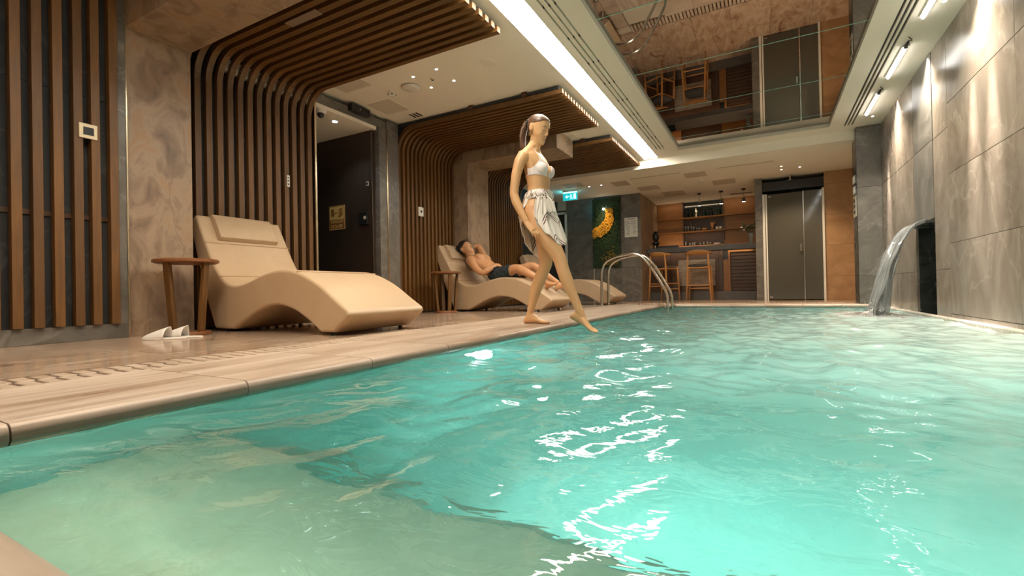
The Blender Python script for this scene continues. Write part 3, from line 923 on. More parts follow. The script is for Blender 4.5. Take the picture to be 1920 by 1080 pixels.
# ================================================================== WATER
def pool_water():
    rng = np.random.RandomState(3)
    nx, ny = 240, 560
    xs = np.linspace(PX0 + 0.001, PX1 + 0.001, nx)
    ys_ = PY0 + 0.001 + (PY1 - PY0 - 0.002) * np.linspace(0, 1, ny) ** 1.25
    X, Y = np.meshgrid(xs, ys_)
    # a gentle warp keeps the ripples from lining up
    U = X + 0.10 * np.sin(1.7 * Y + 0.6) + 0.06 * np.sin(3.1 * X + 2.3 * Y)
    V = Y + 0.12 * np.sin(1.9 * X - 0.7 * Y) + 0.05 * np.sin(4.3 * Y + 1.1 * X)
    Z = np.zeros_like(X)
    for i in range(46):
        lam = math.exp(rng.uniform(math.log(0.07), math.log(0.55)))
        an = rng.uniform(0, 2 * PI)
        k = 2 * PI / lam
        amp = 0.0022 * (lam / 0.45) ** 1.15
        Z += amp * np.sin(k * (U * math.cos(an) + V * math.sin(an)) + rng.uniform(0, 6.28))
    # rings running out from where the fall lands
    R = np.hypot(X - 1.0, Y - 6.1)
    Z += 0.010 * np.sin(R * 26) * np.exp(-R * 1.6)
    Z *= 0.55 + 0.45 * np.clip((Y - 0.2) / 1.5, 0, 1)
    Z += WATER
    vs = np.stack([X, Y, Z], -1).reshape(-1, 3)
    idx = np.arange(nx * ny).reshape(ny, nx)
    f = np.stack([idx[:-1, :-1], idx[:-1, 1:], idx[1:, 1:], idx[1:, :-1]], -1).reshape(-1, 4)
    me = bpy.data.meshes.new('pool_water')
    me.from_pydata(vs.tolist(), [], f.tolist())
    me.polygons.foreach_set('use_smooth', [True] * len(me.polygons))
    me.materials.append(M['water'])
    o = bpy.data.objects.new('pool_water', me)
    COL.objects.link(o)
    o['kind'] = 'stuff'
    return tag(o, 'rippling turquoise water filling the whole pool', 'water')
pool_water()

def waterfall():
    t = thing('waterfall_spout', 'thin stone spout in the marble wall with a sheet of water pouring off it', 'waterfall', (1.40, 6.1, 0.86))
    MB().box(1.335, 1.56, 5.80, 6.41, 0.845, 0.868).build('lip', 'stone_black', t, bevel=0.003)
    ns, nt_ = 60, 60
    rings = []
    for j in range(nt_ + 1):
        tt = 0.45 * j / nt_
        row = []
        for i in range(ns + 1):
            s = i / ns
            w = 0.29 * (1 - 0.18 * (j / nt_))
            y = 6.105 + w * (2 * s - 1)
            rag = 0.9 + 0.16 * math.sin(7 * s + 1) + 0.05 * math.sin(31 * s)
            q = noise.noise((s * 9, j * 0.12, 0))
            x = 1.345 - 0.85 * rag * tt + 0.030 * (j / nt_) * q + 0.012 * (j / nt_) * math.sin(40 * s + 0.08 * j)
            z = 0.872 - 4.9 * tt * tt + 0.01 * (j / nt_) * q
            row.append(Vector((x, y, max(z, WATER - 0.02))))
        rings.append(row)
    MB().loft(rings, caps=False, closed=False).build('water_sheet', 'fall', t, smooth=True, solid=0.008)
    # strands and drops torn from the sheet
    rng = random.Random(5)
    m = MB()
    for k in range(46):
        j0 = rng.uniform(0.08, 0.38)
        y = 6.105 + rng.uniform(-0.27, 0.27)
        pts = []
        v = rng.uniform(0.74, 0.97)
        for q in range(7):
            tt = j0 + 0.075 * q / 6
            pts.append((1.345 - v * tt, y + 0.003 * math.sin(q), 0.875 - 4.9 * tt * tt))
        m.tube(pts, [0.001, 0.004, 0.006, 0.007, 0.006, 0.005, 0.001], 6)
    for k in range(120):
        tt = rng.uniform(0.2, 0.45)
        m.ball((1.345 - rng.uniform(0.6, 1.05) * tt, 6.105 + rng.uniform(-0.3, 0.3), max(0.872 - 4.9 * tt * tt, WATER)), rng.uniform(0.002, 0.006), 6, 4)
    m.build('strands', 'fall', t, smooth=True, kind='stuff')
    # churned foam where it lands: a broken sheet of froth and thrown drops
    m = MB()
    na, nr = 90, 34
    rings = []
    for k in range(nr + 1):
        r = 0.008 + 0.62 * (k / nr)
        row = []
        for q in range(na):
            a = 2 * PI * q / na
            x, y = 0.985 + r * math.cos(a) * 0.62, 6.1 + r * math.sin(a) * 1.25
            f = noise.noise((x * 14, y * 14, 0)) + 0.6 * noise.noise((x * 37, y * 37, 3))
            row.append(Vector((min(x, 1.33), y, WATER + 0.004 + (0.055 * math.exp(-(r / 0.16) ** 2) + 0.016 * math.exp(-r * 3)) * (0.7 + 0.9 * f))))
        rings.append(row)
    m.loft(rings, caps=False)
    for k in range(220):
        a, r = rng.uniform(0, 6.28), rng.uniform(0.03, 0.45)
        m.ball((min(1.32, 0.985 + r * math.cos(a)), 6.1 + r * math.sin(a) * 1.2, WATER + rng.uniform(0.01, 0.17) * (1 - r * 1.6)), rng.uniform(0.0015, 0.0045), 6, 4)
    o = m.build('splash_foam', 'foam', smooth=True, kind='stuff')
    tag(o, 'white foam and droplets where the waterfall strikes the pool', 'foam')
waterfall()

# ================================================================== POOL HANDRAILS
def handrail(y, label):
    t = thing('handrail', label, 'handrail', (-2.37, y, 0), 'pool handrails')
    raw = [(-2.37, 0), (-2.37, 0.30), (-2.362, 0.56), (-2.30, 0.70), (-2.16, 0.775), (-1.98, 0.812), (-1.83, 0.812), (-1.71, 0.765), (-1.60, 0.64), (-1.48, 0.44), (-1.375, 0.255), (-1.342, 0.16), (-1.335, 0.03), (-1.335, -0.62)]
    pts = []
    for i in range(len(raw) - 1):
        p0, p1, p2, p3 = raw[max(i - 1, 0)], raw[i], raw[i + 1], raw[min(i + 2, len(raw) - 1)]
        for q in range(5):
            u = q / 5
            pts.append(tuple(0.5 * (2 * p1[a] + (p2[a] - p0[a]) * u + (2 * p0[a] - 5 * p1[a] + 4 * p2[a] - p3[a]) * u * u + (3 * p1[a] - p0[a] - 3 * p2[a] + p3[a]) * u ** 3) for a in (0, 1)))
    pts.append(raw[-1])
    MB().tube([(x, y, z) for x, z in pts], 0.021, 14, side=(0, 1, 0)).build('rail', 'metal', t, smooth=True)
    MB().lathe([(0.045, 0), (0.045, 0.006), (0.03, 0.012), (0.022, 0.012)], (-2.37, y, 0), 18).build('floor_flange', 'metal', t)
handrail(7.43, 'polished steel pool handrail, the one nearer the camera')
handrail(7.80, 'polished steel pool handrail, the one farther from the camera')

# ================================================================== LOUNGERS
def catmull(raw, n=5):
    out = []
    for i in range(len(raw) - 1):
        p0, p1, p2, p3 = raw[max(i - 1, 0)], raw[i], raw[i + 1], raw[min(i + 2, len(raw) - 1)]
        for q in range(n):
            u = q / n
            out.append(tuple(0.5 * (2 * p1[a] + (p2[a] - p0[a]) * u + (2 * p0[a] - 5 * p1[a] + 4 * p2[a] - p3[a]) * u * u + (3 * p1[a] - p0[a] - 3 * p2[a] + p3[a]) * u ** 3) for a in range(len(p1))))
    out.append(raw[-1])
    return out
LX = -3.30
TOPC = catmull([(-4.10, 0.955), (-4.02, 0.815), (-3.90, 0.61), (-3.81, 0.485), (-3.71, 0.392), (-3.59, 0.358), (-3.43, 0.375), (-3.23, 0.43), (-3.05, 0.455), (-2.86, 0.435), (-2.65, 0.35), (-2.47, 0.235), (-2.365, 0.168)], 4)
def make_lounger(label):
    t = thing('lounger', label, 'lounger', (0, 0, 0), 'beige pool loungers')
    w = 0.375
    arch = catmull([(-2.625, 0.022), (-2.76, 0.105), (-2.90, 0.172), (-3.06, 0.203), (-3.22, 0.185), (-3.41, 0.112), (-3.60, 0.022)], 4)
    out = TOPC + [(-2.345, 0.135), (-2.50, 0.022)] + arch + [(-3.85, 0.022), (-3.99, 0.33), (-4.16, 0.80), (-4.185, 0.90)]
    MB().prism([(x - LX, z) for x, z in out], 'y', -w, w).build('body', 'leather', t, bevel=0.022, seg=3)
    d, n = Vector((-0.27, 0, 0.445)).normalized(), Vector((0.855, 0, 0.52)).normalized()
    p0 = Vector((-3.975 - LX, 0, 0.735))
    rings = []
    for s, th in ((0.0, 0.006), (0.012, 0.040), (0.10, 0.052), (0.19, 0.050), (0.245, 0.036), (0.255, 0.006)):
        a, b = p0 + d * s, p0 + d * s + n * th
        rings.append([(a.x, -0.265, a.z), (a.x, 0.265, a.z), (b.x, 0.258, b.z), (b.x, -0.258, b.z)])
    MB().loft(rings).build('headrest_pillow', 'leather', t, bevel=0.012)
    for x in (-3.955, -3.765, -2.86):
        i = min(range(len(TOPC)), key=lambda k: abs(TOPC[k][0] - x))
        px, pz = TOPC[i]
        MB().tube([(px - LX, -w + 0.004, pz + 0.001), (px - LX, w - 0.004, pz + 0.001)], 0.0045, 8).build('seam', 'seam', t, label='stitched seam across the upholstery')
    for x in (-3.75, -2.56):
        for y in (-0.33, 0.33):
            MB().lathe([(0.018, 0.0), (0.018, 0.024)], (x - LX, y, 0), 10).build('foot', 'black', t)
    return t
lg = make_lounger('nearest and largest beige wave lounger, empty, beside the slippers')
lg.location = (LX, 2.515, 0)
dup(lg, (LX - 0.02, 5.78, 0), 'middle beige wave lounger, on which the man in dark shorts lies')
dup(lg, (LX + 0.08, 8.22, 0), 'farthest beige wave lounger, partly hidden behind the walking woman')

# ================================================================== SIDE TABLES
def make_table(label, name='side_table'):
    t = thing(name, label, 'table', (0, 0, 0), 'round wooden side tables')
    MB().lathe([(0.0, 0.515), (0.185, 0.515), (0.203, 0.523), (0.203, 0.538), (0.194, 0.545), (0.0, 0.545)], n=40).build('top', 'wood_table', t, bevel=0.0)
    MB().lathe([(0.0, 0.0), (0.145, 0.0), (0.149, 0.008), (0.144, 0.026), (0.0, 0.026)], n=36).build('base', 'wood_table', t)
    for k in range(4):
        a = math.radians(18 + 90 * k)
        c, s = math.cos(a), math.sin(a)
        m = MB()
        rings = []
        for r, z in ((0.115, 0.024), (0.160, 0.517)):
            rings.append([(r * c + u * c - v * s, r * s + u * s + v * c, z) for u, v in ((-0.013, -0.022), (0.013, -0.022), (0.013, 0.022), (-0.013, 0.022))])
        m.loft(rings).build('leg', 'wood_slat', t, bevel=0.002)
    return t
tb = make_table('round wooden side table with tapering legs at the head of the nearest lounger')
tb.location = (-3.685, 1.86, 0)
dup(tb, (-3.76, 5.08, 0), 'round wooden side table at the head of the lounger with the lying man', math.radians(38))

# ================================================================== SLIPPERS
def make_slipper(label, loc, rz, tilt=0.0):
    t = thing('slipper', label, 'slipper', (0, 0, 0), 'white spa slippers')
    sole = []
    for k in range(28):
        a = 2 * PI * k / 28
        x = 0.138 * math.cos(a)
        w = 0.047 + 0.006 * math.cos(a + 2.6)
        sole.append((x, w * math.sin(a) * (1.0 - 0.06 * math.cos(a))))
    MB().prism(sole, 'z', 0.0, 0.009).build('sole', 'textile_white', t, bevel=0.002)
    rings = []
    for i in range(11):
        s = i / 10
        x = -0.134 + 0.155 * s
        h = 0.012 + 0.068 * s ** 0.8
        w = 0.047 * math.sqrt(max(0.02, 1 - ((x) / 0.139) ** 2)) + 0.002
        rings.append([Vector((x + 0.02 * (1 - abs(math.cos(PI * j / 12))) * s, -w * math.cos(PI * j / 12), 0.004 + h * math.sin(PI * j / 12))) for j in range(13)])
    MB().loft(rings, caps=False, closed=False).build('upper', 'textile_white', t, smooth=True, solid=0.004)
    t.location = loc
    t.rotation_euler = (0, 0, rz)
    return t
make_slipper('white slipper lying in front of the round table, the nearer of the pair', (-3.48, 1.615, 0.0005), math.radians(32))
make_slipper('white slipper half hidden behind its fellow by the round table', (-3.495, 1.728, 0.0005), math.radians(32))
make_slipper('white slipper under the arch of the middle lounger, left of the pair', (-3.05, 6.35, 0.0005), math.radians(10))
make_slipper('white slipper under the arch of the middle lounger, right of the pair', (-2.74, 6.30, 0.0005), math.radians(-15))

# ================================================================== SMALL FIXTURES ON WALLS
t = thing('light_switch', 'square cream switch plate with grey rocker on the left slatted screen', 'switch', (-3.903, 1.385, 1.375))
MB().box(-3.905, -3.893, 1.337, 1.433, 1.327, 1.423).build('plate', 'cream_plastic', t, bevel=0.003)
MB().box(-3.895, -3.889, 1.358, 1.412, 1.350, 1.400).build('rocker', 'vent_grey' if 'vent_grey' in M else 'blackmetal', t, bevel=0.001, label='dark grey rocker')
t = thing('thermostat', 'small white thermostat with dark display on the slats behind the middle table', 'thermostat', (-4.135, 5.05, 1.38))
MB().box(-4.142, -4.125, 4.995, 5.095, 1.315, 1.44).build('case', 'white_plastic', t, bevel=0.003)
MB().box(-4.126, -4.123, 5.03, 5.06, 1.365, 1.395).build('display', 'black', t)
t = thing('wall_label', 'narrow white tag with dots on a slat behind the nearest lounger', 'label', (-4.14, 3.03, 1.40))
MB().box(-4.141, -4.137, 3.013, 3.044, 1.345, 1.46).build('tag', 'paper', t)
for z in (1.435, 1.405, 1.37):
    MB().box(-4.1375, -4.1365, 3.02, 3.035, z - 0.006, z + 0.006).build('mark', 'ink', t)
t = thing('fire_cabinet_sign', 'yellow and brown fire cabinet sign on the dark corridor wall', 'sign', (-4.80, 4.197, 1.25))
MB().box(-4.935, -4.655, 4.192, 4.198, 1.095, 1.40).build('plate', 'sign_yellow', t)
MB().box(-4.925, -4.665, 4.1905, 4.193, 1.105, 1.225).build('lower_band', 'sign_brown', t)
MB().box(-4.930, -4.660, 4.1905, 4.193, 1.388, 1.395).box(-4.930, -4.924, 4.1905, 4.193, 1.10, 1.395).box(-4.666, -4.660, 4.1905, 4.193, 1.10, 1.395).build('border', 'sign_brown', t)
MB().box(-4.895, -4.845, 4.1905, 4.193, 1.265, 1.36).build('cabinet_symbol', 'sign_brown', t)
fl = MB()
for k in range(4):
    z = 1.262 + k * 0.028
    fl.tube([(-4.775 + 0.012 * (k % 2), 4.1915, z), (-4.745, 4.1915, z - 0.006), (-4.715, 4.1915, z + 0.012), (-4.685, 4.1915, z + 0.022)], [0.003, 0.007, 0.007, 0.003], 6)
fl.tube([(-4.83, 4.1915, 1.305), (-4.79, 4.1915, 1.312)], [0.009, 0.004], 6)
fl.build('flame_symbol', 'sign_brown', t)
text('lettering', 'YANGIN\nDOLABI', 'sign_yellow', t, 0.060, (-4.795, 4.1895, 1.166), (PI / 2, 0, 0))
t = thing('alarm_box', 'small dark alarm box with pale round button beside the doorway jamb', 'alarm', (-4.25, 4.19, 1.2))
MB().box(-4.40, -4.25, 4.17, 4.199, 1.12, 1.27).build('case', 'black', t, bevel=0.004)
MB().tube([(-4.285, 4.172, 1.20), (-4.285, 4.166, 1.20)], 0.022, 14).build('button', 'vent_beige', t)
t = thing('thermostat', 'tiny white framed sensor high on the dark corridor wall', 'sensor', (-4.25, 4.195, 1.61))
MB().box(-4.275, -4.235, 4.19, 4.199, 1.59, 1.64).build('case', 'vent_beige', t, bevel=0.002)
MB().box(-4.268, -4.243, 4.188, 4.191, 1.60, 1.63).build('lens', 'black', t)
t = thing('door_sensor', 'black box sensor fixed on the lintel above the corridor doorway', 'sensor', (-4.09, 3.92, 2.37))
MB().box(-4.12, -4.055, 3.78, 4.06, 2.345, 2.425).build('case', 'black', t, bevel=0.006)
MB().box(-4.056, -4.053, 3.90, 3.915, 2.38, 2.39).build('led', 'white_plastic', t)

# ================================================================== SMALL FIXTURES ON CEILINGS
def downlight(x, y, z, label, mat='lamp_warm', r=0.017, group='small square downlights'):
    t = thing('downlight', label, 'downlight', (x, y, z), group)
    MB().lathe([(r * 0.72, -0.001), (r * 1.25, -0.004), (r * 1.25, 0.0005), (r * 0.72, 0.0005)], (x, y, z), 18).build('ring', 'white_plastic', t)
    MB().lathe([(0.0, -0.0015), (r * 0.72, -0.0015), (r * 0.72, 0.0), (0.0, 0.0)], (x, y, z), 18).build('lens', mat, t)
corner = ['near left one', 'near right one', 'far left one', 'far right one']
for i, (x, y) in enumerate(DECK_SPOTS):
    downlight(x, y, CEIL, 'lit downlight of the four in the pale ceiling, ' + corner[i])
for i, (x, y) in enumerate(DECK_SPOTS):  # fixtures of the added fill cluster, out of view
    downlight(x + 0.3, y - 2.6, CEIL, 'added fill downlight of four before the first stone beam, ' + corner[i])
for i, (x, y) in enumerate(SCALLOPS):
    downlight(x, y, CEIL, 'recessed narrow downlight grazing the marble wall, ' + ['nearest the camera', 'second from the camera', 'third from the camera', 'next to the pier'][i], r=0.02)
downlight(-4.33, 3.78, 2.26, 'lit bluish downlight in the low corridor ceiling beside the dome camera', 'lamp_cool', 0.04)
for x, y, l in ((0.263, 9.51, 'farther one of the pair'), (0.257, 9.25, 'nearer one of the pair'), (0.54, 9.48, 'single one at the right')):
    downlight(x, y, BARZ, 'tiny lit downlight before the shower, ' + l, r=0.02)
downlight(-3.056, 8.92, BARZ, 'tiny lit downlight near the green exit sign, the left one', r=0.02)
downlight(-2.81, 8.92, BARZ, 'tiny lit downlight near the green exit sign, the right one', r=0.02)
t = thing('sprinkler', 'small dark ceiling sensor in the middle of the four lit downlights', 'sensor', (-2.954, 3.83, CEIL))
MB().lathe([(0.0, -0.012), (0.016, -0.012), (0.02, -0.004), (0.026, 0.0)], (-2.954, 3.83, CEIL), 14).build('cap', 'vent_beige', t)
MB().lathe([(0.0, -0.014), (0.010, -0.014), (0.012, -0.012)], (-2.954, 3.83, CEIL), 10).build('lens', 'black', t)
def smoke(x, y, z, label, s=1.0):
    t = thing('smoke_detector', label, 'smoke detector', (x, y, z))
    MB().lathe([(0.0, -0.045 * s), (0.030 * s, -0.045 * s), (0.040 * s, -0.036 * s), (0.042 * s, -0.02 * s), (0.052 * s, -0.016 * s), (0.052 * s, 0.0)], (x, y, z), 22).build('body', 'white_plastic', t)
    for k in range(5):
        a = k * 2 * PI / 5 + 0.4
        c, q = math.cos(a), math.sin(a)
        MB().ball((x + 0.041 * s * c, y + 0.041 * s * q, z - 0.028 * s), (0.009 * s, 0.009 * s, 0.006 * s), 8, 5).build('slot', 'black', t)
smoke(-3.536, 3.867, CEIL, 'white smoke detector on the ceiling between the two square panels')
smoke(-1.067, 9.586, BARZ, 'white smoke detector on the bar ceiling before the pendants')
t = thing('wifi_access_point', 'white disc shaped wireless access point on the ceiling beside the smoke detector', 'access point', (-3.26, 3.85, CEIL))
MB().lathe([(0.0, -0.034), (0.06, -0.033), (0.085, -0.026), (0.098, -0.015), (0.095, -0.010), (0.05, -0.006), (0.05, 0.0)], (-3.26, 3.85, CEIL), 32).build('disc', 'white_plastic', t, smooth=True)
MB().ball((-3.20, 3.83, CEIL - 0.030), 0.004, 8, 5).build('led', 'blackmetal', t)
def speaker(x, y, z, r, label):
    t = thing('ceiling_speaker', label, 'speaker', (x, y, z))
    MB().lathe([(r * 0.9, -0.004), (r, -0.006), (r * 1.02, 0.0), (r * 0.9, 0.0)], (x, y, z), 28).build('rim', 'ceiling', t)
    MB().lathe([(0.0, -0.003), (r * 0.9, -0.003), (r * 0.9, 0.0)], (x, y, z), 28).build('grille', 'vent_beige', t)
speaker(-2.293, 3.83, CEIL, 0.075, 'flush round pale speaker in the ceiling near the light strip')
speaker(0.346, 8.85, BARZ, 0.09, 'flush round pale speaker in the ceiling before the shower door')
t = thing('air_vent', 'small dark three-slot vent in the ceiling at the head of the second canopy', 'vent', (-3.71, 4.50, CEIL))
for k in range(3):
    MB().box(-3.80 + k * 0.05, -3.775 + k * 0.05, 4.44, 4.56, CEIL - 0.003, CEIL + 0.001).build('slot', 'black', t)
t = thing('dome_camera', 'white dome security camera with black eye in the low corridor ceiling', 'camera', (-4.19, 3.47, 2.26))
MB().lathe([(0.0, -0.035), (0.045, -0.035), (0.058, -0.02), (0.06, 0.0)], (-4.19, 3.47, 2.26), 24).build('base', 'white_plastic', t)
MB().ball((-4.19, 3.47, 2.215), (0.036, 0.036, 0.04), 16, 10).build('eye', 'black', t, smooth=True)
# wall washers in the right ceiling border
order = ['nearest the camera', 'second from the camera', 'at the top picture edge', 'middle of the three in view', 'farthest, next to the pier']
for i, (y0, y1) in enumerate(((1.70, 2.50), (2.93, 3.73), (4.16, 4.96), (5.50, 6.22), (6.68, 7.44))):
    t = thing('wall_washer', 'glowing tube lamp washing the marble wall, ' + order[i], 'wall lamp', (1.16, y0, CEIL))
    MB().box(1.135, 1.185, y0, y1, CEIL - 0.012, CEIL).build('tray', 'white_frame', t)
    MB().tube([(1.16, y0, CEIL - 0.020), (1.16, y1, CEIL - 0.020)], 0.013, 10).build('tube', 'washer', t, smooth=True)
    MB().tube([(1.16, y0 - 0.11, CEIL - 0.012), (1.16, y0 - 0.05, CEIL - 0.016), (1.16, y0, CEIL - 0.020)], [0.006, 0.014, 0.018], 10).build('end_cap', 'black', t, smooth=True)
    MB().tube([(1.16, y0 - 0.11, CEIL - 0.012), (1.172, y0 - 0.15, CEIL - 0.030), (1.162, y0 - 0.185, CEIL - 0.032), (1.148, y0 - 0.185, CEIL - 0.016), (1.146, y0 - 0.165, CEIL)], 0.0035, 8).build('cable', 'black', t, smooth=True)

# ================================================================== BAR AND FAR END
bc = thing('bar_counter', 'long bar counter with slate top, wooden front and inset stone panel', 'bar counter', (-1.25, 10.9, 0))
MB().box(-2.33, -0.175, 10.62, 11.25, 1.04, 1.145).build('countertop', 'slate', bc, bevel=0.004)
MB().box(-2.33, -0.175, 10.70, 11.2, 0.0, 0.175).build('plinth', 'slate', bc, bevel=0.003)
MB().box(-2.33, -1.70, 10.78, 10.84, 0.175, 1.04).box(-1.70, -0.95, 10.78, 10.84, 0.88, 1.04).box(-1.70, -0.95, 10.78, 10.84, 0.175, 0.31).box(-0.95, -0.79, 10.78, 10.84, 0.175, 1.04).build('front_panel', 'wood_dark', bc)
MB().box(-1.70, -0.95, 10.79, 10.83, 0.31, 0.88).build('stone_panel', 'rough_stone', bc, bevel=0.003)
for x in (-1.90, -0.93, -0.85):
    MB().box(x, x + 0.035, 10.755, 10.782, 0.175, 1.04).build('post', 'wood_dark', bc)
MB().box(-0.79, -0.69, 10.76, 10.82, 0.175, 0.84).build('lit_panel', 'wood_bar', bc)
MB().box(-0.79, -0.69, 10.84, 10.90, 0.84, 1.04).build('recess', 'black', bc)
MB().box(-0.68, -0.175, 10.80, 10.90, 0.175, 0.99).build('cabinet', 'wood_dark', bc)
MB().box(-0.70, -0.175, 10.74, 10.90, 0.99, 1.03).box(-0.70, -0.66, 10.74, 10.90, 0.175, 0.99).build('cabinet_frame', 'wood_bar', bc, bevel=0.002)
for k in range(11):
    piece('slat', 'wood_dark', bc, -0.655, -0.18, 10.775, 10.80, 0.19 + k * 0.072, 0.19 + k * 0.072 + 0.058, 0.003)

bs = thing('back_shelving', 'wooden back bar wall with three lit shelves around dark niches', 'shelving', (-1.25, 11.95, 0))
MB().box(-2.33, -0.155, 11.96, 12.0, 0, 2.31).build('back_panel', 'wood_dark', bs)
for x0, x1 in ((-2.33, -1.735), (-0.845, -0.155)):
    for z0, z1 in ((0.0, 1.235), (1.26, 1.575), (1.605, 1.905), (1.935, 2.31)):
        piece('side_panel', 'wood_bar', bs, x0, x1, 11.86, 11.96, z0, z1, 0.003)
MB().box(-1.735, -0.845, 11.955, 11.962, 1.93, 2.31).build('niche_mirror', 'bottle', bs)
for z in (1.235, 1.578, 1.908):
    MB().box(-2.33, -0.155, 11.78, 11.96, z, z + 0.025).build('shelf', 'wood_bar', bs, bevel=0.002)
for x0 in (-1.74, -0.865):
    MB().box(x0, x0 + 0.02, 11.82, 11.96, 1.26, 2.31).build('niche_side', 'wood_dark', bs)
# shelf lamps behind the counter front edge light the panels
light('shelf_lamp', 'AREA', (-1.25, 11.60, 2.27), 1.6, WARM, aim=(0, 0.5, -1), shape='RECTANGLE', size=2.0, size_y=0.04)
light('shelf_lamp', 'AREA', (-1.65, 11.5, 1.16), 2.6, WARM, aim=(0, 0.9, 0.45), shape='RECTANGLE', size=1.2, size_y=0.04)
light('counter_lamp', 'AREA', (-1.25, 10.70, 1.03), 1.5, WARM, aim=(0, 0.2, -1), shape='RECTANGLE', size=2.0, size_y=0.03)

# things on the shelves
S1, S2, S3 = 1.26, 1.603, 1.933
def glass_thing(x, y, z, h, r, label, stem=False, group='drinking glasses on the bar shelves'):
    t = thing('drinking_glass', label, 'glass', (x, y, z), group)
    if stem:
        pr_ = [(0.0, 0), (r, 0.0), (r * 0.9, 0.004), (0.004, 0.01), (0.004, h * 0.45), (r * 0.7, h * 0.55), (r, h * 0.78), (r * 0.82, h), (r * 0.78, h), (r * 0.9, h * 0.78), (r * 0.6, h * 0.58), (0, h * 0.48)]
    else:
        pr_ = [(0.0, 0), (r * 0.82, 0.0), (r, h), (r * 0.93, h), (r * 0.76, 0.008), (0, 0.008)]
    MB().lathe(pr_, (x, y, z), 14).build('bowl', 'glass', t, smooth=True)
gl = ['first from the left', 'second from the left', 'third from the left', 'fourth from the left']
for k, x in enumerate((-1.685, -1.62, -1.55, -1.50)):
    glass_thing(x, 11.86, S2, 0.13 if k < 3 else 0.10, 0.026, 'tall glass on the middle bar shelf, ' + gl[k] + ' of the left cluster')
glass_thing(-1.565, 11.91, S2, 0.20, 0.035, 'tallest stemmed glass on the middle bar shelf, rising behind the left cluster', True)
glass_thing(-1.43, 11.85, S2, 0.075, 0.026, 'small tumbler on the middle bar shelf, left of the two beside the cluster')
glass_thing(-1.38, 11.85, S2, 0.07, 0.026, 'small tumbler on the middle bar shelf, right of the two beside the cluster')
num = ['second', 'third', 'fourth', 'fifth', 'sixth', 'seventh', 'eighth']
glass_thing(-1.68, 11.85, S1, 0.115, 0.02, 'slim tall glass at the left end of the lowest bar shelf')
for k, x in enumerate((-1.59, -1.53, -1.485, -1.36, -1.28, -1.20, -1.14)):
    glass_thing(x, 11.85, S1, 0.065 + 0.012 * (k % 3), 0.022, 'small glass on the lowest bar shelf, ' + num[k] + ' from the left')
t = thing('saucer_stack', 'low stack of pale saucers at the right of the lowest bar shelf', 'saucers', (-0.97, 11.86, S1))
for k in range(4):
    MB().lathe([(0.0, 0.0), (0.04, 0.0), (0.085, 0.008), (0.085, 0.011), (0.04, 0.004), (0, 0.004)], (-0.99, 11.86, S1 + k * 0.008), 20).build('saucer', 'ceramic', t)
t = thing('cocktail_shaker', 'tall silver cocktail shaker alone on the dark top bar shelf', 'shaker', (-1.44, 11.86, S3))
MB().lathe([(0, 0), (0.034, 0.0), (0.042, 0.12), (0.042, 0.125), (0.03, 0.165), (0, 0.165)], (-1.44, 11.86, S3), 18).build('body', 'metal', t)
MB().lathe([(0, 0.165), (0.02, 0.165), (0.018, 0.205), (0, 0.21)], (-1.44, 11.86, S3), 14).build('cap', 'metal', t)
for k, (x, h, r) in enumerate(((-1.66, 0.22, 0.035), (-1.57, 0.19, 0.04), (-1.27, 0.17, 0.045), (-1.12, 0.18, 0.04), (-0.95, 0.24, 0.034))):
    t = thing('bottle', 'dark bottle on the top bar shelf, ' + ['leftmost', 'second from the left', 'first to the right of the shaker', 'second to the right of the shaker', 'rightmost, with teal glint'][k], 'bottle', (x, 11.87, S3), 'dark bottles on the top bar shelf')
    MB().lathe([(0, 0), (r, 0), (r, h * 0.6), (r * 0.35, h * 0.78), (r * 0.33, h), (0, h)], (x, 11.87, S3), 14).build('body', 'bottle', t, smooth=False)
    MB().lathe([(0, h), (r * 0.37, h), (r * 0.37, h + 0.02), (0, h + 0.02)], (x, 11.87, S3), 10).build('cap', 'blackmetal', t)
t = thing('wooden_hand', 'small carved wooden hand with raised thumb and finger on the middle bar shelf', 'ornament', (-1.09, 11.86, S2))
m = MB().tube([(-1.09, 11.86, S2), (-1.09, 11.86, S2 + 0.06), (-1.09, 11.86, S2 + 0.11), (-1.09, 11.86, S2 + 0.15)], [0.03, 0.022, 0.036, 0.034], 12)
m.tube([(-1.062, 11.86, S2 + 0.13), (-1.03, 11.86, S2 + 0.175), (-1.01, 11.86, S2 + 0.185)], [0.011, 0.010, 0.007], 8)
for k, h in enumerate((0.20, 0.172, 0.168, 0.19)):
    m.tube([(-1.118 + k * 0.018, 11.86, S2 + 0.14), (-1.120 + k * 0.019, 11.855, S2 + h)], [0.010, 0.007], 8)
m.build('hand', 'wood_stool', t, smooth=True)
t = thing('wooden_bowl', 'shallow wooden bowl with rolls on the middle bar shelf', 'bowl', (-1.26, 11.86, S2))
MB().lathe([(0, 0), (0.05, 0.0), (0.085, 0.03), (0.082, 0.033), (0.048, 0.008), (0, 0.008)], (-1.26, 11.86, S2), 18).build('bowl', 'wood_stool', t)
for x, y in ((-1.285, 11.85), (-1.235, 11.86), (-1.25, 11.875)):
    MB().ball((x, y, S2 + 0.043), (0.036, 0.026, 0.022), 10, 7).build('roll', 'wood_stool', t, smooth=True)
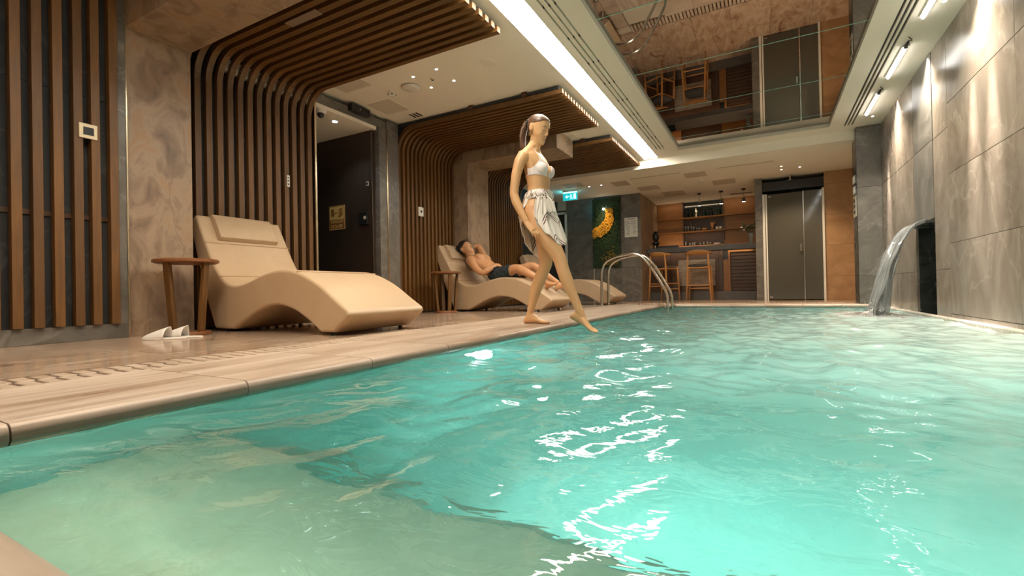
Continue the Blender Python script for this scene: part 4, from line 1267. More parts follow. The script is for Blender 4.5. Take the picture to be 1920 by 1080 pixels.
for k, x in enumerate((-0.99, -0.92)):
    t = thing('cup', 'white cup on the middle bar shelf, the ' + ('left' if k == 0 else 'right') + ' one', 'cup', (x, 11.86, S2), 'white cups on the middle bar shelf')
    MB().lathe([(0, 0), (0.024, 0.0), (0.032, 0.02), (0.033, 0.068), (0.029, 0.068), (0.027, 0.02), (0, 0.008)], (x, 11.86, S2), 16).build('bowl', 'ceramic', t, smooth=True)
    MB().tube([(x + 0.031, 11.86, S2 + 0.055), (x + 0.05, 11.86, S2 + 0.05), (x + 0.05, 11.86, S2 + 0.028), (x + 0.03, 11.86, S2 + 0.018)], 0.004, 6).build('handle', 'ceramic', t)
# things on the counter
CT = 1.145
t = thing('flower_vase', 'dark vase with dried twigs and pale bloom at the right bar end', 'vase', (-0.27, 10.95, CT))
MB().lathe([(0, 0), (0.028, 0), (0.032, 0.02), (0.036, 0.12), (0.05, 0.19), (0.058, 0.23), (0.050, 0.232), (0.03, 0.14), (0, 0.03)], (-0.27, 10.95, CT), 18).build('vase', 'glass', t, smooth=True)
rng = random.Random(11)
tw = MB()
for k in range(14):
    a, s = rng.uniform(0, 6.28), rng.uniform(0.05, 0.19)
    x1, y1, z1 = -0.27 + s * math.cos(a), 10.95 + 0.6 * s * math.sin(a), CT + rng.uniform(0.32, 0.46)
    tw.tube([(-0.27, 10.95, CT + 0.05), (-0.27 + 0.3 * (x1 + 0.27), 10.95, CT + 0.22), (x1, y1, z1)], 0.0025, 5)
    for q in range(4):
        tw.ball((x1 + rng.uniform(-0.025, 0.025), y1, z1 + rng.uniform(-0.05, 0.02)), rng.uniform(0.008, 0.016), 6, 4)
tw.build('twigs', 'moss', t, kind='stuff')
for x, z in ((-0.44, 0.36), (-0.40, 0.31), (-0.33, 0.40)):
    MB().ball((x, 10.93, CT + z), (0.022, 0.018, 0.018), 8, 6).build('bloom', 'ceramic', t)
t = thing('coffee_grinder', 'black grinder with a rounded hopper on the left bar end', 'grinder', (-2.22, 10.95, CT))
MB().lathe([(0, 0), (0.075, 0.0), (0.07, 0.03), (0.05, 0.05), (0.055, 0.10), (0.085, 0.13), (0.08, 0.16), (0.035, 0.18), (0, 0.18)], (-2.20, 10.95, CT), 20).build('body', 'black', t)
MB().ball((-2.20, 10.95, CT + 0.285), (0.075, 0.07, 0.115), 16, 10).build('hopper', 'black', t, smooth=True)
MB().lathe([(0.035, 0.385), (0.04, 0.395), (0.03, 0.41), (0, 0.412)], (-2.20, 10.95, CT), 14).build('lid', 'blackmetal', t)
for k, x in enumerate((-2.285, -2.185)):
    t = thing('salt_jar', 'small steel jar before the black grinder, the ' + ('left' if k == 0 else 'right') + ' one', 'jar', (x, 10.80, CT), 'steel jars by the grinder')
    MB().lathe([(0, 0), (0.02, 0), (0.022, 0.05), (0.016, 0.06), (0.017, 0.08), (0, 0.084)], (x, 10.80, CT), 12).build('body', 'metal', t)
    MB().ball((x, 10.80, CT + 0.087), 0.008, 8, 5).build('knob', 'metal', t)
t = thing('serving_tray', 'low black serving tray with rim on the left of the bar', 'tray', (-1.93, 10.92, CT))
MB().box(-2.10, -1.73, 10.80, 11.04, CT, CT + 0.012).build('base', 'black', t)
MB().box(-2.11, -1.72, 10.79, 10.80, CT, CT + 0.06).box(-2.11, -1.72, 11.04, 11.05, CT, CT + 0.06).box(-2.11, -2.10, 10.79, 11.05, CT, CT + 0.07).box(-1.73, -1.72, 10.79, 11.05, CT, CT + 0.07).build('rim', 'black', t, bevel=0.002)

# bar stools
def make_stool(label):
    t = thing('bar_stool', label, 'stool', (0, 0, 0), 'wooden bar stools')
    for sx, sy in ((-1, -1), (1, -1), (-1, 1), (1, 1)):
        top = 0.96 if sy < 0 else 0.70
        MB().tube([(sx * 0.235, sy * 0.21, 0.0), (sx * 0.215, sy * 0.195, 0.40), (sx * 0.20, sy * 0.185, 0.72), (sx * 0.19, sy * 0.19, top)], [0.014, 0.019, 0.021, 0.015], 10).build('leg', 'wood_stool', t, smooth=True)
    MB().tube([(-0.225, -0.20, 0.31), (0.225, -0.20, 0.31)], 0.012, 8).build('stretcher', 'wood_stool', t)
    MB().tube([(-0.225, 0.20, 0.25), (0.225, 0.20, 0.25)], 0.012, 8).build('stretcher', 'wood_stool', t)
    for sx in (-1, 1):
        MB().tube([(sx * 0.222, -0.20, 0.36), (sx * 0.222, 0.20, 0.36)], 0.012, 8).build('stretcher', 'wood_stool', t)
    MB().box(-0.20, 0.20, -0.20, 0.20, 0.66, 0.70).build('seat_frame', 'wood_stool', t, bevel=0.006)
    m = MB()
    rings = []
    for k in range(9):
        y = -0.205 + 0.41 * k / 8
        rings.append([(0.215 * math.cos(a) * (0.9 + 0.1 * math.sin(PI * k / 8)), y, 0.715 + 0.03 * math.sin(a) - 0.012 * math.sin(PI * k / 8)) for a in [2 * PI * q / 14 for q in range(14)]])
    m.loft(rings).build('seat', 'leather_black', t, smooth=True)
    pts, rr = [], []
    for k in range(15):
        a = PI + PI * k / 14
        pts.append((0.245 * math.cos(a), 0.245 * math.sin(a) * 0.75 - 0.06, 0.955 + 0.02 * math.sin(PI * k / 14)))
        rr.append((0.012 + 0.006 * math.sin(PI * k / 14), 0.02 + 0.042 * math.sin(PI * k / 14) ** 2))
    MB().tube(pts, rr, 10, side=(0, 1, 0)).build('backrest', 'wood_stool', t, smooth=True)
    return t
st = make_stool('wooden bar stool standing before the inset stone panel')
st.location = (-1.22, 10.35, 0)
dup(st, (-1.93, 10.35, 0), 'wooden bar stool behind the handrails at the left bar end', math.radians(-28))

# pendants
for k, x in enumerate((-1.252, -0.818, -0.39)):
    t = thing('pendant_light', 'small dark pendant lamp over the bar, ' + ('left', 'middle', 'right')[k] + ' one', 'pendant', (x, 10.9, BARZ), 'bar pendant lamps')
    MB().lathe([(0, -0.03), (0.036, -0.03), (0.04, -0.02), (0.04, 0.0), (0, 0.0)], (x, 10.9, BARZ), 18).build('canopy', 'black', t)
    MB().tube([(x, 10.9, BARZ - 0.03), (x, 10.9, 2.17)], 0.003, 6).build('cord', 'black', t)
    MB().lathe([(0, 0.02), (0.006, 0.02), (0.014, -0.02), (0.022, -0.045), (0, -0.045)], (x, 10.9, 2.16), 14).build('socket', 'trim', t)
    MB().lathe([(0.022, -0.045), (0.034, -0.06), (0.037, -0.125), (0.033, -0.125), (0.03, -0.06), (0.0, -0.055)], (x, 10.9, 2.16), 18).build('shade', 'slate', t)
    MB().lathe([(0, -0.122), (0.032, -0.122), (0.032, -0.118), (0, -0.118)], (x, 10.9, 2.16), 16).build('bulb', 'lamp_warm', t)

# exit sign
t = thing('exit_sign', 'glowing turquoise exit sign hanging from the ceiling behind the walking woman', 'exit sign', (-3.45, 9.0, BARZ))
MB().box(-3.66, -3.33, 8.99, 9.03, 2.275, 2.31).build('housing', 'white_plastic', t, bevel=0.003)
MB().box(-3.65, -3.34, 8.992, 9.012, 2.10, 2.275).build('panel', 'exit', t)
MB().box(-3.65, -3.34, 8.989, 8.993, 2.245, 2.272).build('lit_edge', 'exit_white', t)
MB().add([(-3.60, 8.990, 2.175), (-3.555, 8.990, 2.215), (-3.555, 8.990, 2.135)], [(0, 1, 2)]).box(-3.56, -3.51, 8.988, 8.991, 2.165, 2.185).build('arrow', 'exit_white', t)
m = MB().box(-3.42, -3.365, 8.988, 8.991, 2.12, 2.225).tube([(-3.475, 8.989, 2.20), (-3.47, 8.989, 2.165), (-3.495, 8.989, 2.125)], 0.007, 6).tube([(-3.47, 8.989, 2.165), (-3.445, 8.989, 2.14), (-3.455, 8.989, 2.115)], 0.006, 6).tube([(-3.50, 8.989, 2.18), (-3.472, 8.989, 2.195), (-3.445, 8.989, 2.175)], 0.005, 6).ball((-3.475, 8.989, 2.218), (0.010, 0.003, 0.010), 8, 5)
m.build('running_figure', 'exit_white', t)

# moss picture
mp = thing('moss_picture', 'tall dark moss picture with a glowing yellow crescent on the grey far wall', 'picture', (-3.07, 10.09, 1.5))
MB().box(-3.385, -2.765, 10.06, 10.10, 0.755, 2.275).build('frame', 'stone_black', mp)
rng = random.Random(21)
n1, n2 = 44, 110
vs, fs = [], []
for j in range(n2 + 1):
    for i in range(n1 + 1):
        x, z = -3.375 + 0.60 * i / n1, 0.765 + 1.50 * j / n2
        h = 0.012 + 0.022 * abs(noise.noise((x * 9, z * 9, 1))) + 0.02 * abs(noise.noise((x * 30, z * 30, 4)))
        vs.append((x, 10.06 - h, z))
for j in range(n2):
    for i in range(n1):
        a = j * (n1 + 1) + i
        fs.append((a, a + 1, a + n1 + 2, a + n1 + 1))
MB().add(vs, fs).build('moss', 'moss', mp, kind='stuff')
m = MB()
for k in range(620):
    u = rng.random()
    a = math.radians(-100 + 118 * u)
    cx, cz, R = -3.37, 1.905, 0.385
    wd = 0.03 + 0.085 * math.sin(PI * min(1, (1 - u) * 0.62 + 0.12))
    r = R + rng.uniform(-wd, wd)
    x, z = cx + r * math.cos(a), cz + r * math.sin(a) * 1.05
    if x < -3.37 or x > -2.78:
        continue
    s = rng.uniform(0.010, 0.022)
    m.ball((x, 10.03 - rng.uniform(0, 0.03), z), (s, s, s), 6, 4)
m.build('yellow_crescent', 'moss_yellow', mp, kind='stuff')
m = MB()
for k in range(170):
    x, z = rng.gauss(-2.98, 0.09), 0.80 + abs(rng.gauss(0, 0.14))
    if not (-3.36 < x < -2.79) or z > 1.2:
        continue
    s = rng.uniform(0.010, 0.024)
    m.ball((x, 10.03 - rng.uniform(0, 0.02), z), (s, s, s), 6, 4)
m.build('olive_tuft', 'moss_olive', mp, kind='stuff')
m = MB()
for k in range(260):
    x, z = rng.uniform(-3.34, -2.82), rng.uniform(1.1, 2.05)
    a = rng.uniform(0, 6.28)
    l = rng.uniform(0.02, 0.05)
    c, s = math.cos(a) * l, math.sin(a) * l
    y = 10.022
    m.add([(x, y, z), (x + c * 0.5 - s * 0.2, y - 0.02, z + s * 0.5 + c * 0.2), (x + c, y - 0.012, z + s), (x + c * 0.5 + s * 0.2, y - 0.02, z + s * 0.5 - c * 0.2)], [(0, 1, 2, 3)])
m.build('fern_leaves', 'moss_leaf', mp, kind='stuff', solid=0.001)
t = thing('picture_lamp', 'small round glowing lamp at the top of the moss picture', 'lamp', (-3.10, 10.0, 2.02))
MB().tube([(-3.105, 10.05, 2.06), (-3.105, 10.0, 2.06), (-3.105, 9.985, 2.045)], 0.008, 8).build('arm', 'black', t)
MB().ball((-3.105, 9.98, 2.025), 0.024, 12, 8).build('bulb', 'lamp_warm', t, smooth=True)

# notice board
t = thing('notice_board', 'white pool rules notice with two columns of lines beside the moss picture', 'notice', (-2.53, 10.09, 1.58))
MB().box(-2.68, -2.40, 10.085, 10.099, 1.38, 1.80).build('sheet', 'paper', t, bevel=0.002)
m = MB().box(-2.62, -2.46, 10.083, 10.086, 1.765, 1.775)
for c in (-2.665, -2.53):
    for k in range(11):
        z = 1.725 - k * 0.029
        m.box(c + 0.03, c + 0.095 + 0.012 * math.sin(k * 2.1 + c), 10.083, 10.086, z - 0.003, z + 0.003)
        if k < 4:
            m.box(c + 0.005, c + 0.02, 10.083, 10.086, z - 0.007, z + 0.007)
m.build('printed_lines', 'ink', t)
# pier plates and sign
for k, z in enumerate((1.60, 1.75)):
    t = thing('switch_plate', 'white switch plate on the black pier side, ' + ('lower' if k == 0 else 'upper') + ' one', 'switch', (1.115, 8.175, z), 'white plates on the black pier')
    MB().box(1.108, 1.12, 8.10, 8.25, z - 0.055, z + 0.055).build('plate', 'white_plastic', t, bevel=0.003)
    MB().box(1.104, 1.109, 8.135, 8.215, z - 0.03, z + 0.03).build('rocker', 'white_frame', t, bevel=0.001)
t = thing('warning_sign', 'grey framed warning sign with dark symbols on the black pier side', 'sign', (1.115, 8.15, 1.35))
MB().box(1.112, 1.12, 8.045, 8.26, 1.22, 1.52).build('plate', 'vent_beige', t)
for z in (1.29, 1.37, 1.45):
    MB().box(1.109, 1.113, 8.10, 8.21, z - 0.025, z + 0.022).build('symbol', 'ink', t)
# shower head
t = thing('shower_head', 'round rain shower head hanging above the smoked glass doors', 'shower head', (0.41, 10.05, 2.2))
MB().tube([(0.41, 10.03, BARZ), (0.41, 10.03, 2.215)], 0.010, 10).build('arm', 'metal', t)
MB().lathe([(0, 0.0), (0.065, 0.0), (0.068, 0.006), (0.03, 0.016), (0.014, 0.022), (0, 0.022)], (0.41, 10.03, 2.195), 26).build('head', 'metal', t)
# ceiling panels and slots of the bar zone
for k, (x, y, a, b, l) in enumerate(((-1.10, 9.03, 0.20, 0.22, 'nearest the mirror'), (-0.69, 9.95, 0.22, 0.25, 'right one before the pendants'), (-2.07, 9.70, 0.22, 0.22, 'over the notice board'), (-1.72, 10.55, 0.24, 0.28, 'left of the pendants'), (-2.44, 8.98, 0.17, 0.22, 'over the moss picture, lit yellowish'), (-3.28, 8.62, 0.20, 0.20, 'over the exit sign, lit turquoise'))):
    t = thing('ceiling_panel', 'beige square air panel in the bar ceiling, ' + l, 'air panel', (x, y, BARZ), 'beige air panels in the bar ceiling')
    MB().box(x - a, x + a, y - b, y + b, BARZ - 0.006, BARZ).build('rim', 'ceiling', t, bevel=0.002)
    MB().box(x - a + 0.02, x + a - 0.02, y - b + 0.02, y + b - 0.02, BARZ - 0.009, BARZ - 0.005).build('mesh', 'vent_beige', t)
for x0, x1, y, l in ((-2.2, -1.30, 8.72, 'left'), (-0.72, 0.15, 8.75, 'right')):
    t = thing('linear_vent', 'long thin pale vent in the ceiling just beyond the pool, the %s one' % l, 'vent', ((x0 + x1) / 2, y, BARZ))
    MB().box(x0, x1, y - 0.05, y + 0.05, BARZ - 0.005, BARZ).build('frame', 'ceiling', t, bevel=0.001)
    MB().box(x0 + 0.01, x1 - 0.01, y - 0.03, y + 0.03, BARZ - 0.007, BARZ - 0.004).build('slot', 'vent_beige', t)
t = thing('linear_vent', 'short dark vent in the ceiling behind the right pendant', 'vent', (-0.45, 11.4, BARZ))
MB().box(-0.68, -0.22, 11.33, 11.47, BARZ - 0.006, BARZ).build('frame', 'vent_beige', t)
MB().box(-0.66, -0.24, 11.37, 11.43, BARZ - 0.008, BARZ - 0.005).build('slot', 'black', t)

# ================================================================== PEOPLE
def V(*a):
    return Vector(a)
def fuse(m, name, mat, parent, voxel, smooth_it=5, push=None):
    """closed lofts melted into one continuous skin"""
    o = m.build(name, mat, parent, smooth=True)
    rm = o.modifiers.new('remesh', 'REMESH')
    rm.mode = 'VOXEL'
    rm.voxel_size = voxel
    sm = o.modifiers.new('smooth', 'SMOOTH')
    sm.factor = 0.5
    sm.iterations = smooth_it
    dg = bpy.context.evaluated_depsgraph_get()
    bpy.context.view_layer.update()
    me = bpy.data.meshes.new_from_object(o.evaluated_get(dg))
    o.modifiers.clear()
    old = o.data
    o.data = me
    bpy.data.meshes.remove(old)
    if push:
        n = len(me.vertices)
        a = np.empty(n * 3)
        me.vertices.foreach_get('co', a)
        a = push(a.reshape(-1, 3))
        me.vertices.foreach_set('co', a.ravel())
        me.update()
    me.polygons.foreach_set('use_smooth', [True] * len(me.polygons))
    me.name = name
    if not me.materials:
        me.materials.append(M[mat])
    return o
class Skin:
    """reads a finished body so clothes can be cut from it"""
    def __init__(s, o, origin):
        me = o.data
        n = len(me.vertices)
        a = np.empty(n * 3); me.vertices.foreach_get('co', a); s.co = a.reshape(-1, 3)
        b = np.empty(n * 3); me.vertices.foreach_get('normal', b); s.no = b.reshape(-1, 3)
        s.faces = [tuple(p.vertices) for p in me.polygons]
        s.cen = np.array([s.co[list(f)].mean(0) for f in s.faces])
        s.fno = np.array([s.no[list(f)].mean(0) for f in s.faces])
        s.o, s.origin = o, Vector(origin)
        s.bvh = BVHTree.FromPolygons([Vector(c) for c in s.co], s.faces)
    def cut(s, name, mat, mask, off, parent, thick=0.0, wob=0.0, relax=3):
        fs = [s.faces[i] for i in np.nonzero(mask)[0]]
        used = sorted({v for f in fs for v in f})
        ix = {v: i for i, v in enumerate(used)}
        co = s.co[used].copy()
        # even out the cut edge
        ecount = {}
        for f in fs:
            for a, b in zip(f, f[1:] + f[:1]):
                k = (min(a, b), max(a, b))
                ecount[k] = ecount.get(k, 0) + 1
        nb = {}
        for (a, b), c in ecount.items():
            if c == 1:
                nb.setdefault(ix[a], []).append(ix[b])
                nb.setdefault(ix[b], []).append(ix[a])
        for _ in range(relax):
            new = co.copy()
            for v, l in nb.items():
                if len(l) == 2:
                    new[v] = 0.4 * co[v] + 0.3 * (co[l[0]] + co[l[1]])
            co = new
        nn = s.no[used]
        w = np.array([off + wob * noise.noise(Vector(c) * 30) for c in co])
        co = co + nn * w[:, None]
        o = MB().add([tuple(c + np.array(s.origin)) for c in co], [tuple(ix[v] for v in f) for f in fs]).build(name, mat, parent, smooth=True)
        if thick:
            md = o.modifiers.new('solid', 'SOLIDIFY')
            md.thickness = thick
            md.offset = -1
        return o
    def strap(s, name, mat, pts, r, parent, lift=0.001, ray=None):
        out = []
        for p, q in zip(pts, pts[1:]):
            for k in range(8):
                c = Vector(p).lerp(Vector(q), k / 8)
                if ray is not None:
                    hit, nrm, _, _ = s.bvh.ray_cast(c, ray)
                    if hit is None:
                        continue
                else:
                    hit, nrm, _, _ = s.bvh.find_nearest(c)
                out.append(hit + nrm * lift + s.origin)
        return MB().tube(out, r, 6).build(name, mat, parent, smooth=True)

def add_head(m, T, female=True):
    """T maps head space (x forward, y left, z up, origin between the ears) into body space"""
    wj = 0.92 if female else 1.06
    prof = [(-0.121, 0.072, 0.040, 0.016), (-0.112, 0.086, 0.012, 0.030 * wj), (-0.095, 0.088, -0.010, 0.043 * wj), (-0.072, 0.086, -0.035, 0.053 * wj), (-0.045, 0.085, -0.062, 0.062),
            (-0.015, 0.086, -0.086, 0.0685), (0.012, 0.083, -0.098, 0.072), (0.040, 0.089, -0.102, 0.0745), (0.065, 0.085, -0.099, 0.0735), (0.088, 0.070, -0.086, 0.064), (0.106, 0.042, -0.060, 0.046), (0.116, 0.010, -0.030, 0.022)]
    rings = []
    for z, xf, xb, w in prof:
        cx, rx = (xf + xb) / 2, (xf - xb) / 2
        ring = []
        for k in range(22):
            a = 2 * PI * k / 22
            c, s_ = math.cos(a), math.sin(a)
            e = 0.85
            ring.append(T @ V(cx + rx * math.copysign(abs(c) ** e, c), w * math.copysign(abs(s_) ** e, s_), z))
        rings.append(ring)
    m.loft(rings)
    def bl(c, r):
        R = T.to_3x3()
        m.ball(T @ V(*c), r, 12, 8, R)
    # nose
    m.loft([[T @ V(0.078 + dx, w * math.cos(a) if True else 0, z + 0.004 * math.sin(a)) + (T.to_3x3() @ V(max(0, d * math.sin(a)), 0, 0)) for a in [2 * PI * q / 10 for q in range(10)]]
            for z, dx, w, d in ((0.026, 0.0, 0.0065, 0.009), (0.0, 0.003, 0.007, 0.016), (-0.018, 0.005, 0.008, 0.023), (-0.032, 0.006, 0.0095, 0.0295), (-0.040, 0.005, 0.010, 0.023), (-0.046, 0.0, 0.007, 0.009))])
    for sy in (-1, 1):
        bl((0.088, sy * 0.0105, -0.039), (0.009, 0.0065, 0.0065))          # nostril wing
        bl((0.050, sy * 0.036, -0.026), (0.026, 0.022, 0.030))             # cheek
        bl((0.0715, sy * 0.030, 0.004), (0.0110, 0.0150, 0.0105))          # closed eye
        bl((0.074, sy * 0.026, 0.030), (0.010, 0.022, 0.009))              # brow ridge
        # ear
        m.loft([[T @ V(-0.012 + x0 + 0.017 * sc * math.cos(a), sy * (0.068 + yy), 0.0 + 0.031 * sc * math.sin(a) - 0.35 * 0.02 * math.cos(a)) for a in [2 * PI * q / 14 for q in range(14)]]
                for yy, sc, x0 in ((0.0, 0.75, 0.004), (0.012, 1.0, -0.006), (0.019, 1.05, -0.010), (0.022, 0.85, -0.010))])
    bl((0.082, 0, -0.066), (0.013, 0.021, 0.0062))                          # upper lip
    bl((0.081, 0, -0.0765), (0.0125, 0.0185, 0.0070))                       # lower lip
    bl((0.076, 0, -0.102), (0.015, 0.018, 0.014))                           # chin
def add_hand(m, wrist, fwd, nrm, thumb, curl=(0.25, 0.35, 0.3), s=1.0, spread=0.05):
    """fwd along the fingers, nrm out of the palm, thumb towards the thumb side"""
    f, n_, t = fwd.normalized(), nrm.normalized(), thumb.normalized()
    rings = []
    for d, a, b in ((-0.02, 0.024, 0.019), (0.0, 0.026, 0.018), (0.025, 0.033, 0.0165), (0.055, 0.040, 0.0155), (0.085, 0.041, 0.0135), (0.097, 0.037, 0.0105)):
        rings.append([wrist + f * d * s + t * a * s * math.cos(2 * PI * q / 12) + n_ * b * s * math.sin(2 * PI * q / 12) for q in range(12)])
    m.loft(rings)
    for k, (o, l, r) in enumerate(((0.030, 0.073, 0.0085), (0.0105, 0.081, 0.0088), (-0.010, 0.075, 0.0083), (-0.029, 0.058, 0.0074))):
        p = wrist + f * 0.082 * s + t * o * s
        d = (f + t * spread * (1.5 - k)).normalized()
        pts, an = [wrist + f * 0.05 * s + t * o * 0.8 * s, p], 0.0
        for q, seg in enumerate((0.46, 0.30, 0.24)):
            an += curl[q] * (1 + 0.12 * k)
            dd = d * math.cos(an) + n_ * math.sin(an)
            p = p + dd * l * seg * s
            pts.append(p)
        m.tube(pts, [r * s, r * 1.02 * s, r * s, r * 0.9 * s, r * 0.66 * s], 10)
    p0 = wrist + f * 0.022 * s + t * 0.022 * s
    p1 = p0 + (f * 0.62 + t * 0.70 + n_ * 0.25).normalized() * 0.042 * s
    p2 = p1 + (f * 0.85 + t * 0.42 + n_ * 0.30).normalized() * 0.033 * s
    p3 = p2 + (f * 0.95 + t * 0.15 + n_ * 0.35).normalized() * 0.026 * s
    m.tube([p0, p1, p2, p3], [0.0135 * s, 0.0115 * s, 0.0098 * s, 0.0068 * s], 10)
def add_foot(m, ankle, fwd, up, left, s=1.0):
    """ankle centre; fwd to the toes, up towards the shin"""
    f, u, l = fwd.normalized(), up.normalized(), left.normalized()
    sole = -0.078 * s
    rings = []
    for x, w, h, z0 in ((-0.062, 0.018, 0.028, 0.008), (-0.052, 0.028, 0.046, 0.0), (-0.030, 0.033, 0.078, 0.0), (0.0, 0.034, 0.098, 0.0), (0.035, 0.035, 0.082, 0.002), (0.075, 0.040, 0.056, 0.003), (0.11, 0.045, 0.038, 0.0), (0.140, 0.046, 0.026, 0.0), (0.152, 0.040, 0.018, 0.001)):
        rings.append([ankle + f * x * s + l * (w * s * math.cos(a) + 0.004 * s) + u * (sole + (z0 + h / 2 + h / 2 * math.sin(a)) * s) for a in [2 * PI * q / 14 for q in range(14)]])
    m.loft(rings)
    return [(0.034, 0.042, 0.0125), (0.014, 0.040, 0.0088), (-0.002, 0.034, 0.0083), (-0.017, 0.027, 0.0078), (-0.031, 0.018, 0.0072)], sole
def add_toes(m, ankle, fwd, up, inner, s=1.0, bend=0.0):
    f, u, l = fwd.normalized(), up.normalized(), inner.normalized()
    for o, ln, r in ((0.033, 0.045, 0.0125), (0.013, 0.043, 0.0090), (-0.003, 0.037, 0.0085), (-0.018, 0.030, 0.0080), (-0.032, 0.021, 0.0074)):
        a = ankle + f * 0.125 * s + l * (o + 0.002) * s + u * (-0.078 + r * 1.05) * s
        b = ankle + f * (0.148 + ln * 0.5) * s + l * o * s + u * (-0.078 + r * 1.15 + bend) * s
        c = ankle + f * (0.148 + ln) * s + l * o * s + u * (-0.078 + r * 0.9) * s
        m.tube([a, b, c], [r * s, r * s, r * 0.75 * s], 10)
def torso(m, secs, n=24, e=0.9):
    rings = []
    for c, ax, ay, rx, ry in secs:
        ring = []
        for k in range(n):
            a = 2 * PI * k / n
            q, w = math.cos(a), math.sin(a)
            ring.append(Vector(c) + Vector(ax) * rx * math.copysign(abs(q) ** e, q) + Vector(ay) * ry * math.copysign(abs(w) ** e, w))
        rings.append(ring)
    m.loft(rings)

# ------------------------------------------------------------------ the walking woman
WO = V(-1.656, 3.55, 0.0)
wom = thing('person', 'woman in pale bikini top and printed wrap stepping barefoot over the pool edge', 'person', WO)
m = MB()
X, Y, Z = V(1, 0, 0), V(0, 1, 0), V(0, 0, 1)
def P(x, y, z):
    return WO + V(x, y, z)
torso(m, [(P(0.0, 0, 0.815), X, Y, 0.075, 0.085), (P(-0.005, 0, 0.85), X, Y, 0.105, 0.150), (P(-0.010, 0, 0.90), X, Y, 0.118, 0.172), (P(-0.006, 0, 0.96), X, Y, 0.110, 0.165), (P(0.0, 0, 1.02), X, Y, 0.094, 0.143),
          (P(0.004, 0, 1.075), X, Y, 0.083, 0.122), (P(0.005, 0, 1.12), X, Y, 0.080, 0.117), (P(0.004, 0, 1.17), X, Y, 0.084, 0.122), (P(0.0, 0, 1.22), X, Y, 0.090, 0.130), (P(-0.006, 0, 1.28), X, Y, 0.094, 0.140),
          (P(-0.016, 0, 1.335), X, Y, 0.088, 0.152), (P(-0.028, 0, 1.385), X, Y, 0.072, 0.160), (P(-0.034, 0, 1.415), X, Y, 0.056, 0.128), (P(-0.032, 0, 1.435), X, Y, 0.050, 0.080), (P(-0.028, 0, 1.455), X, Y, 0.048, 0.056)])
for sy in (-1, 1):
    m.ball(P(0.066, sy * 0.068, 1.268), (0.050, 0.056, 0.052), 14, 10)
    m.ball(P(-0.055, sy * 0.075, 0.895), (0.085, 0.082, 0.085), 14, 10)
    m.tube([P(0.012, sy * 0.012, 1.408), P(0.0, sy * 0.07, 1.420), P(-0.03, sy * 0.14, 1.418)], [0.012, 0.011, 0.012], 8)
for sy in (-1, 1):
    m.tube([P(-0.030, sy * 0.020, 1.500), P(-0.038, sy * 0.055, 1.452), P(-0.046, sy * 0.105, 1.408), P(-0.052, sy * 0.142, 1.376), P(-0.055, sy * 0.165, 1.345)], [0.034, 0.038, 0.042, 0.047, 0.046], 14)
    m.ball(P(-0.056, sy * 0.150, 1.362), (0.050, 0.053, 0.056), 14, 10)
# neck and head
m.tube([P(-0.040, 0, 1.41), P(-0.034, 0, 1.45), P(-0.022, 0, 1.50), P(-0.006, 0, 1.545), P(0.004, 0, 1.575)], [0.060, 0.053, 0.049, 0.050, 0.053], 18)
HT = Matrix.Translation(P(0.012, 0, 1.617)) @ Matrix.Rotation(math.radians(-6), 4, 'Z') @ Matrix.Rotation(math.radians(20), 4, 'Y') @ Matrix.Scale(0.985, 4)
add_head(m, HT, True)
# legs
m.tube([P(0.0, 0.085, 0.90), P(0.004, 0.088, 0.82), P(0.012, 0.085, 0.70), P(0.020, 0.080, 0.58), P(0.020, 0.077, 0.50), P(0.004, 0.075, 0.46), P(-0.040, 0.074, 0.37), P(-0.075, 0.073, 0.29), P(-0.112, 0.072, 0.17), P(-0.130, 0.071, 0.10), P(-0.134, 0.071, 0.06)],
       [0.086, 0.088, 0.077, 0.062, 0.054, 0.051, 0.052, 0.049, 0.034, 0.029, 0.030], 18)
add_foot(m, P(-0.134, 0.071, 0.078), V(1, -0.04, 0), Z, Y, 1.0)
add_toes(m, P(-0.134, 0.071, 0.078), V(1, -0.04, 0), Z, V(0, -1, 0))
m.tube([P(0.0, -0.085, 0.90), P(0.030, -0.090, 0.83), P(0.095, -0.094, 0.73), P(0.160, -0.095, 0.63), P(0.205, -0.093, 0.555), P(0.222, -0.092, 0.515), P(0.243, -0.091, 0.44), P(0.272, -0.090, 0.36), P(0.326, -0.088, 0.23), P(0.362, -0.087, 0.145), P(0.378, -0.087, 0.105), P(0.390, -0.087, 0.070)],
       [0.088, 0.089, 0.079, 0.066, 0.056, 0.053, 0.051, 0.050, 0.037, 0.031, 0.032, 0.030], 18)
rf = V(1, -0.05, -0.55).normalized()
ru = V(0.55, 0, 1).normalized()
add_foot(m, P(0.376, -0.087, 0.100), rf, ru, Y, 0.98)
add_toes(m, P(0.376, -0.087, 0.100), rf, ru, V(0, 1, 0), 0.98)
